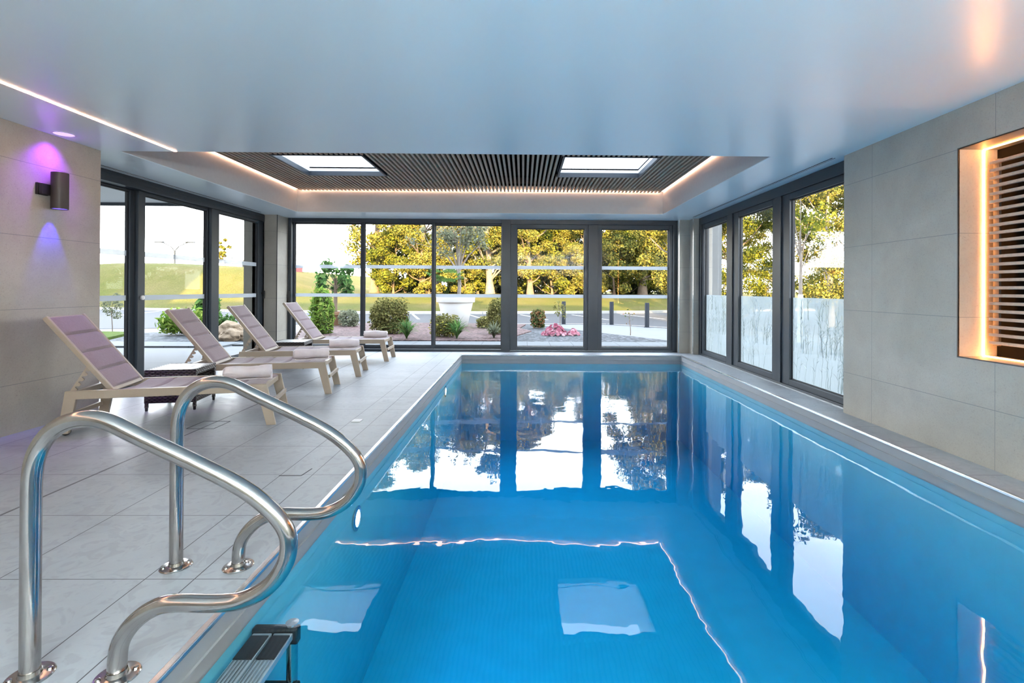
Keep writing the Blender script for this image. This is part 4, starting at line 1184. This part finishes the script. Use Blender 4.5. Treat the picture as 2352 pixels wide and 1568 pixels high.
# pot and fig placed outside for an indoor plant mirrored in the pane
tp = thing('terracotta_pot', 'terracotta pot mirrored in the glass, placed outside behind the bamboo', 'pot', (-6.05, 16.5, -.03))
mb = MB(); mb.lathe([(.0001, 0), (.20, 0), (.29, .36), (.32, .365), (.325, .46), (.29, .465), (.285, .40), (.0001, .40)], 36); mb.build('pot', M['terracotta'], tp, smooth=True)
ft = thing('mirrored_fig', 'broad leaved green plant mirrored in the glass, placed outside in the pot', 'tree', (-6.05, 16.5, .37))
mb = MB(); mb.tube([(0, 0, 0), (.01, 0, .5), (0, .02, 1.15)], [.07, .06, .045], 10); rg = random.Random(6); bl = []
for k in range(10):
    a = k*1.9; e = Vector((.42*math.cos(a), .4*math.sin(a), .75 + .09*k)); mb.tube([(0, 0, .6+.05*k), tuple(e)], [.02, .006], 6); bl.append((e, .22))
mb.build('trunk', M['bark'], ft, smooth=True)
mb = MB(); leaves(mb, bl, 620, .14, rg, elong=1.3, shell=.2); mb.build('crown', M['freshleaf'], ft)

# bollards, rocks, street lamps, red hoarding
bl0 = None
for k, (x, y, lab) in enumerate(((1.46, 18.2, 'grey bollard left of the wide mullion'), (3.15, 18.05, 'middle grey bollard between the other two'), (4.12, 16.85, 'grey bollard nearest the right corner pillar'))):
    if bl0 is None:
        bl0 = thing('bollard', lab, 'bollard', group='grey bollards along the pavement edge')
        mb = MB(); mb.lathe([(.075, 0), (.075, .80), (.070, .815), (.0001, .818)], 24); mb.build('post', M['bollard'], bl0, smooth=True)
        mb = MB(); mb.lathe([(.075, 0), (.10, 0), (.10, .012), (.075, .016)], 24); mb.build('base_ring', M['bollard'], bl0, smooth=True)
        o = bl0
    else: o = copy_tree(bl0)
    o.location = (x, y, -.055); o['label'] = lab
for k, (x, y, r, lab) in enumerate(((-6.95, 12.2, (.36, .30, .26), 'largest sandstone rock of the group beside the left doors'), (-6.45, 12.0, (.22, .2, .15), 'sandstone rock right of the largest one'), (-6.75, 11.85, (.26, .2, .17), 'sandstone rock in front of the largest one'), (-7.42, 11.95, (.19, .18, .15), 'sandstone rock at the left end of the group'))):
    bm = bmesh.new(); bmesh.ops.create_icosphere(bm, subdivisions=4, radius=1)
    for v in bm.verts:
        p = v.co.copy(); n1 = noise.noise(p*1.1 + Vector((k*7, 0, 0))); n2 = noise.noise(p*3.1 + Vector((k*5, 2, 0)))
        f = 1 + .38*n1 + .14*n2
        q = Vector((p.x*r[0], p.y*r[1], p.z*r[2]))*f
        for pl_ in (Vector((.4, -.7, .6)).normalized(), Vector((-.7, -.3, .65)).normalized()):
            dd = q.dot(pl_); lim = .8*r[2]+.05
            if dd > lim: q -= pl_*(dd-lim)*.8
        v.co = q + Vector((0, 0, r[2]*.62))
    me = bpy.data.meshes.new('rock'); bm.to_mesh(me); bm.free(); me.materials.append(M['rock'])
    o = bpy.data.objects.new('rock', me); COL.objects.link(o); o.location = (x, y, -.03); tag(o, lab, 'rock', 'sandstone rocks in slate bed')
sl0 = None
for x, y, h, lab in ((-31.2, 46, 5.25, 'twin armed street lamp behind the grassy mound'), (-28.4, 52, 4.2, 'distant street lamp at the right end of the mound')):
    z = hz(x, y)
    if sl0 is None:
        sl0 = thing('street_lamp', lab, 'street lamp')
        mb = MB(); mb.tube([(0, 0, 0), (0, 0, 2.0)], .07, 10); mb.build('pole', M['bollard'], sl0, smooth=True)
        for s in (-1, 1):
            mb = MB(); mb.tube([(0, 0, 1.95), (s*.35, 0, 2.45), (s*1.0, 0, 2.85), (s*1.3, 0, 2.92)], .045, 8); ar = mb.build('arm', M['bollard'], sl0, smooth=True)
            mb = MB(); mb.box((s*1.0, -.14, 2.88), (s*1.75, .14, 2.99)); mb.build('lamp_head', M['bollard'], ar)
        o = sl0
    else: o = copy_tree(sl0)
    o.location = (x, y, z); o['label'] = lab
    o.scale = (1, 1, (h-z)/2.95)
rb = thing('site_cabin', 'small red cabin on the mound at the left edge of far glazing', 'cabin', (-19.5, 41.5, hz(-19.5, 41.5)-.95))
mb = MB(); mb.box((-1.3, -.8, 0), (1.3, .8, 1.25)); mb.build('body', M['red'], rb)
mb = MB(); mb.box((-1.35, -.85, 1.25), (1.35, .85, 1.33)); mb.build('roof', M['red'], rb)

# ------------------------------------------------------------------ light
w = bpy.data.worlds.new('evening_sky'); S.world = w; w.use_nodes = True
nt = w.node_tree; nt.nodes.clear()
out = nt.nodes.new('ShaderNodeOutputWorld'); bg = nt.nodes.new('ShaderNodeBackground')
d = N(nt, 'ShaderNodeTexCoord').outputs['Generated']
zc = sep(nt, d)[2]
yc = sep(nt, d)[1]
c = ramp(nt, math_(nt, 'MULTIPLY_ADD', zc, .5, .5), [(.49, (.06,.06,.06)), (.50, (1.,.965,.92)), (.58, (.90,.93,.97)), (.70, (.54,.60,.70)), (1., (.33,.39,.49))])
nt.links.new(c, bg.inputs[0]); bg.inputs[1].default_value = 3.6
nt.links.new(bg.outputs[0], out.inputs[0])
sun = lamp('evening_sun', 'SUN', (0, -20, 20), 9.0, (1., .68, .31), angle=R(.6))
aim(sun, (-.10, 1, -math.tan(R(12.5))))

for x in (-.4, 2.2):      # unseen fill lamps added behind the viewer to brighten the ceiling
    l = lamp('added_ceiling_fill', 'AREA', (x, -2.0, 1.75), 150, (.95, .98, 1.), shape='DISK', size=.35)
    aim(l, (0, .001, 1))

# ------------------------------------------------------------------ camera
cd = bpy.data.cameras.new('camera'); cam = bpy.data.objects.new('camera', cd); COL.objects.link(cam)
f = 1170.0
cd.sensor_fit = 'HORIZONTAL'; cd.sensor_width = 36; cd.lens = 36*f/2352
cd.shift_x = (1176-1215.457)/2352; cd.shift_y = (660.363-784)/2352
cd.clip_start = .05; cd.clip_end = 500
Rw = ((0.9999115637957053, -0.012248247109876506, 0.005181219003503852), (0.005218612234332217, 0.003022958570477874, -0.9999818137385443), (0.012232361749660029, 0.9999204179154542, 0.003086610083712888))
x_, y_, z_ = Vector(Rw[0]), -Vector(Rw[1]), -Vector(Rw[2])
Mx = Matrix((x_, y_, z_)).transposed().to_4x4(); Mx.translation = (0, 0, 1.19)
cam.matrix_world = Mx
S.camera = cam

# ------------------------------------------------------------------ view and render options
S.view_settings.view_transform = 'Standard'; S.view_settings.look = 'None'; S.view_settings.gamma = 1.; S.view_settings.exposure = 2.27
S.view_settings.use_curve_mapping = False
cy = S.cycles
cy.use_denoising = True
cy.max_bounces = 12; cy.diffuse_bounces = 5; cy.glossy_bounces = 5; cy.transmission_bounces = 8; cy.transparent_max_bounces = 32; cy.volume_bounces = 0
cy.sample_clamp_indirect = 6.0; cy.caustics_reflective = False; cy.caustics_refractive = False
cy.use_adaptive_sampling = True; cy.adaptive_threshold = .015
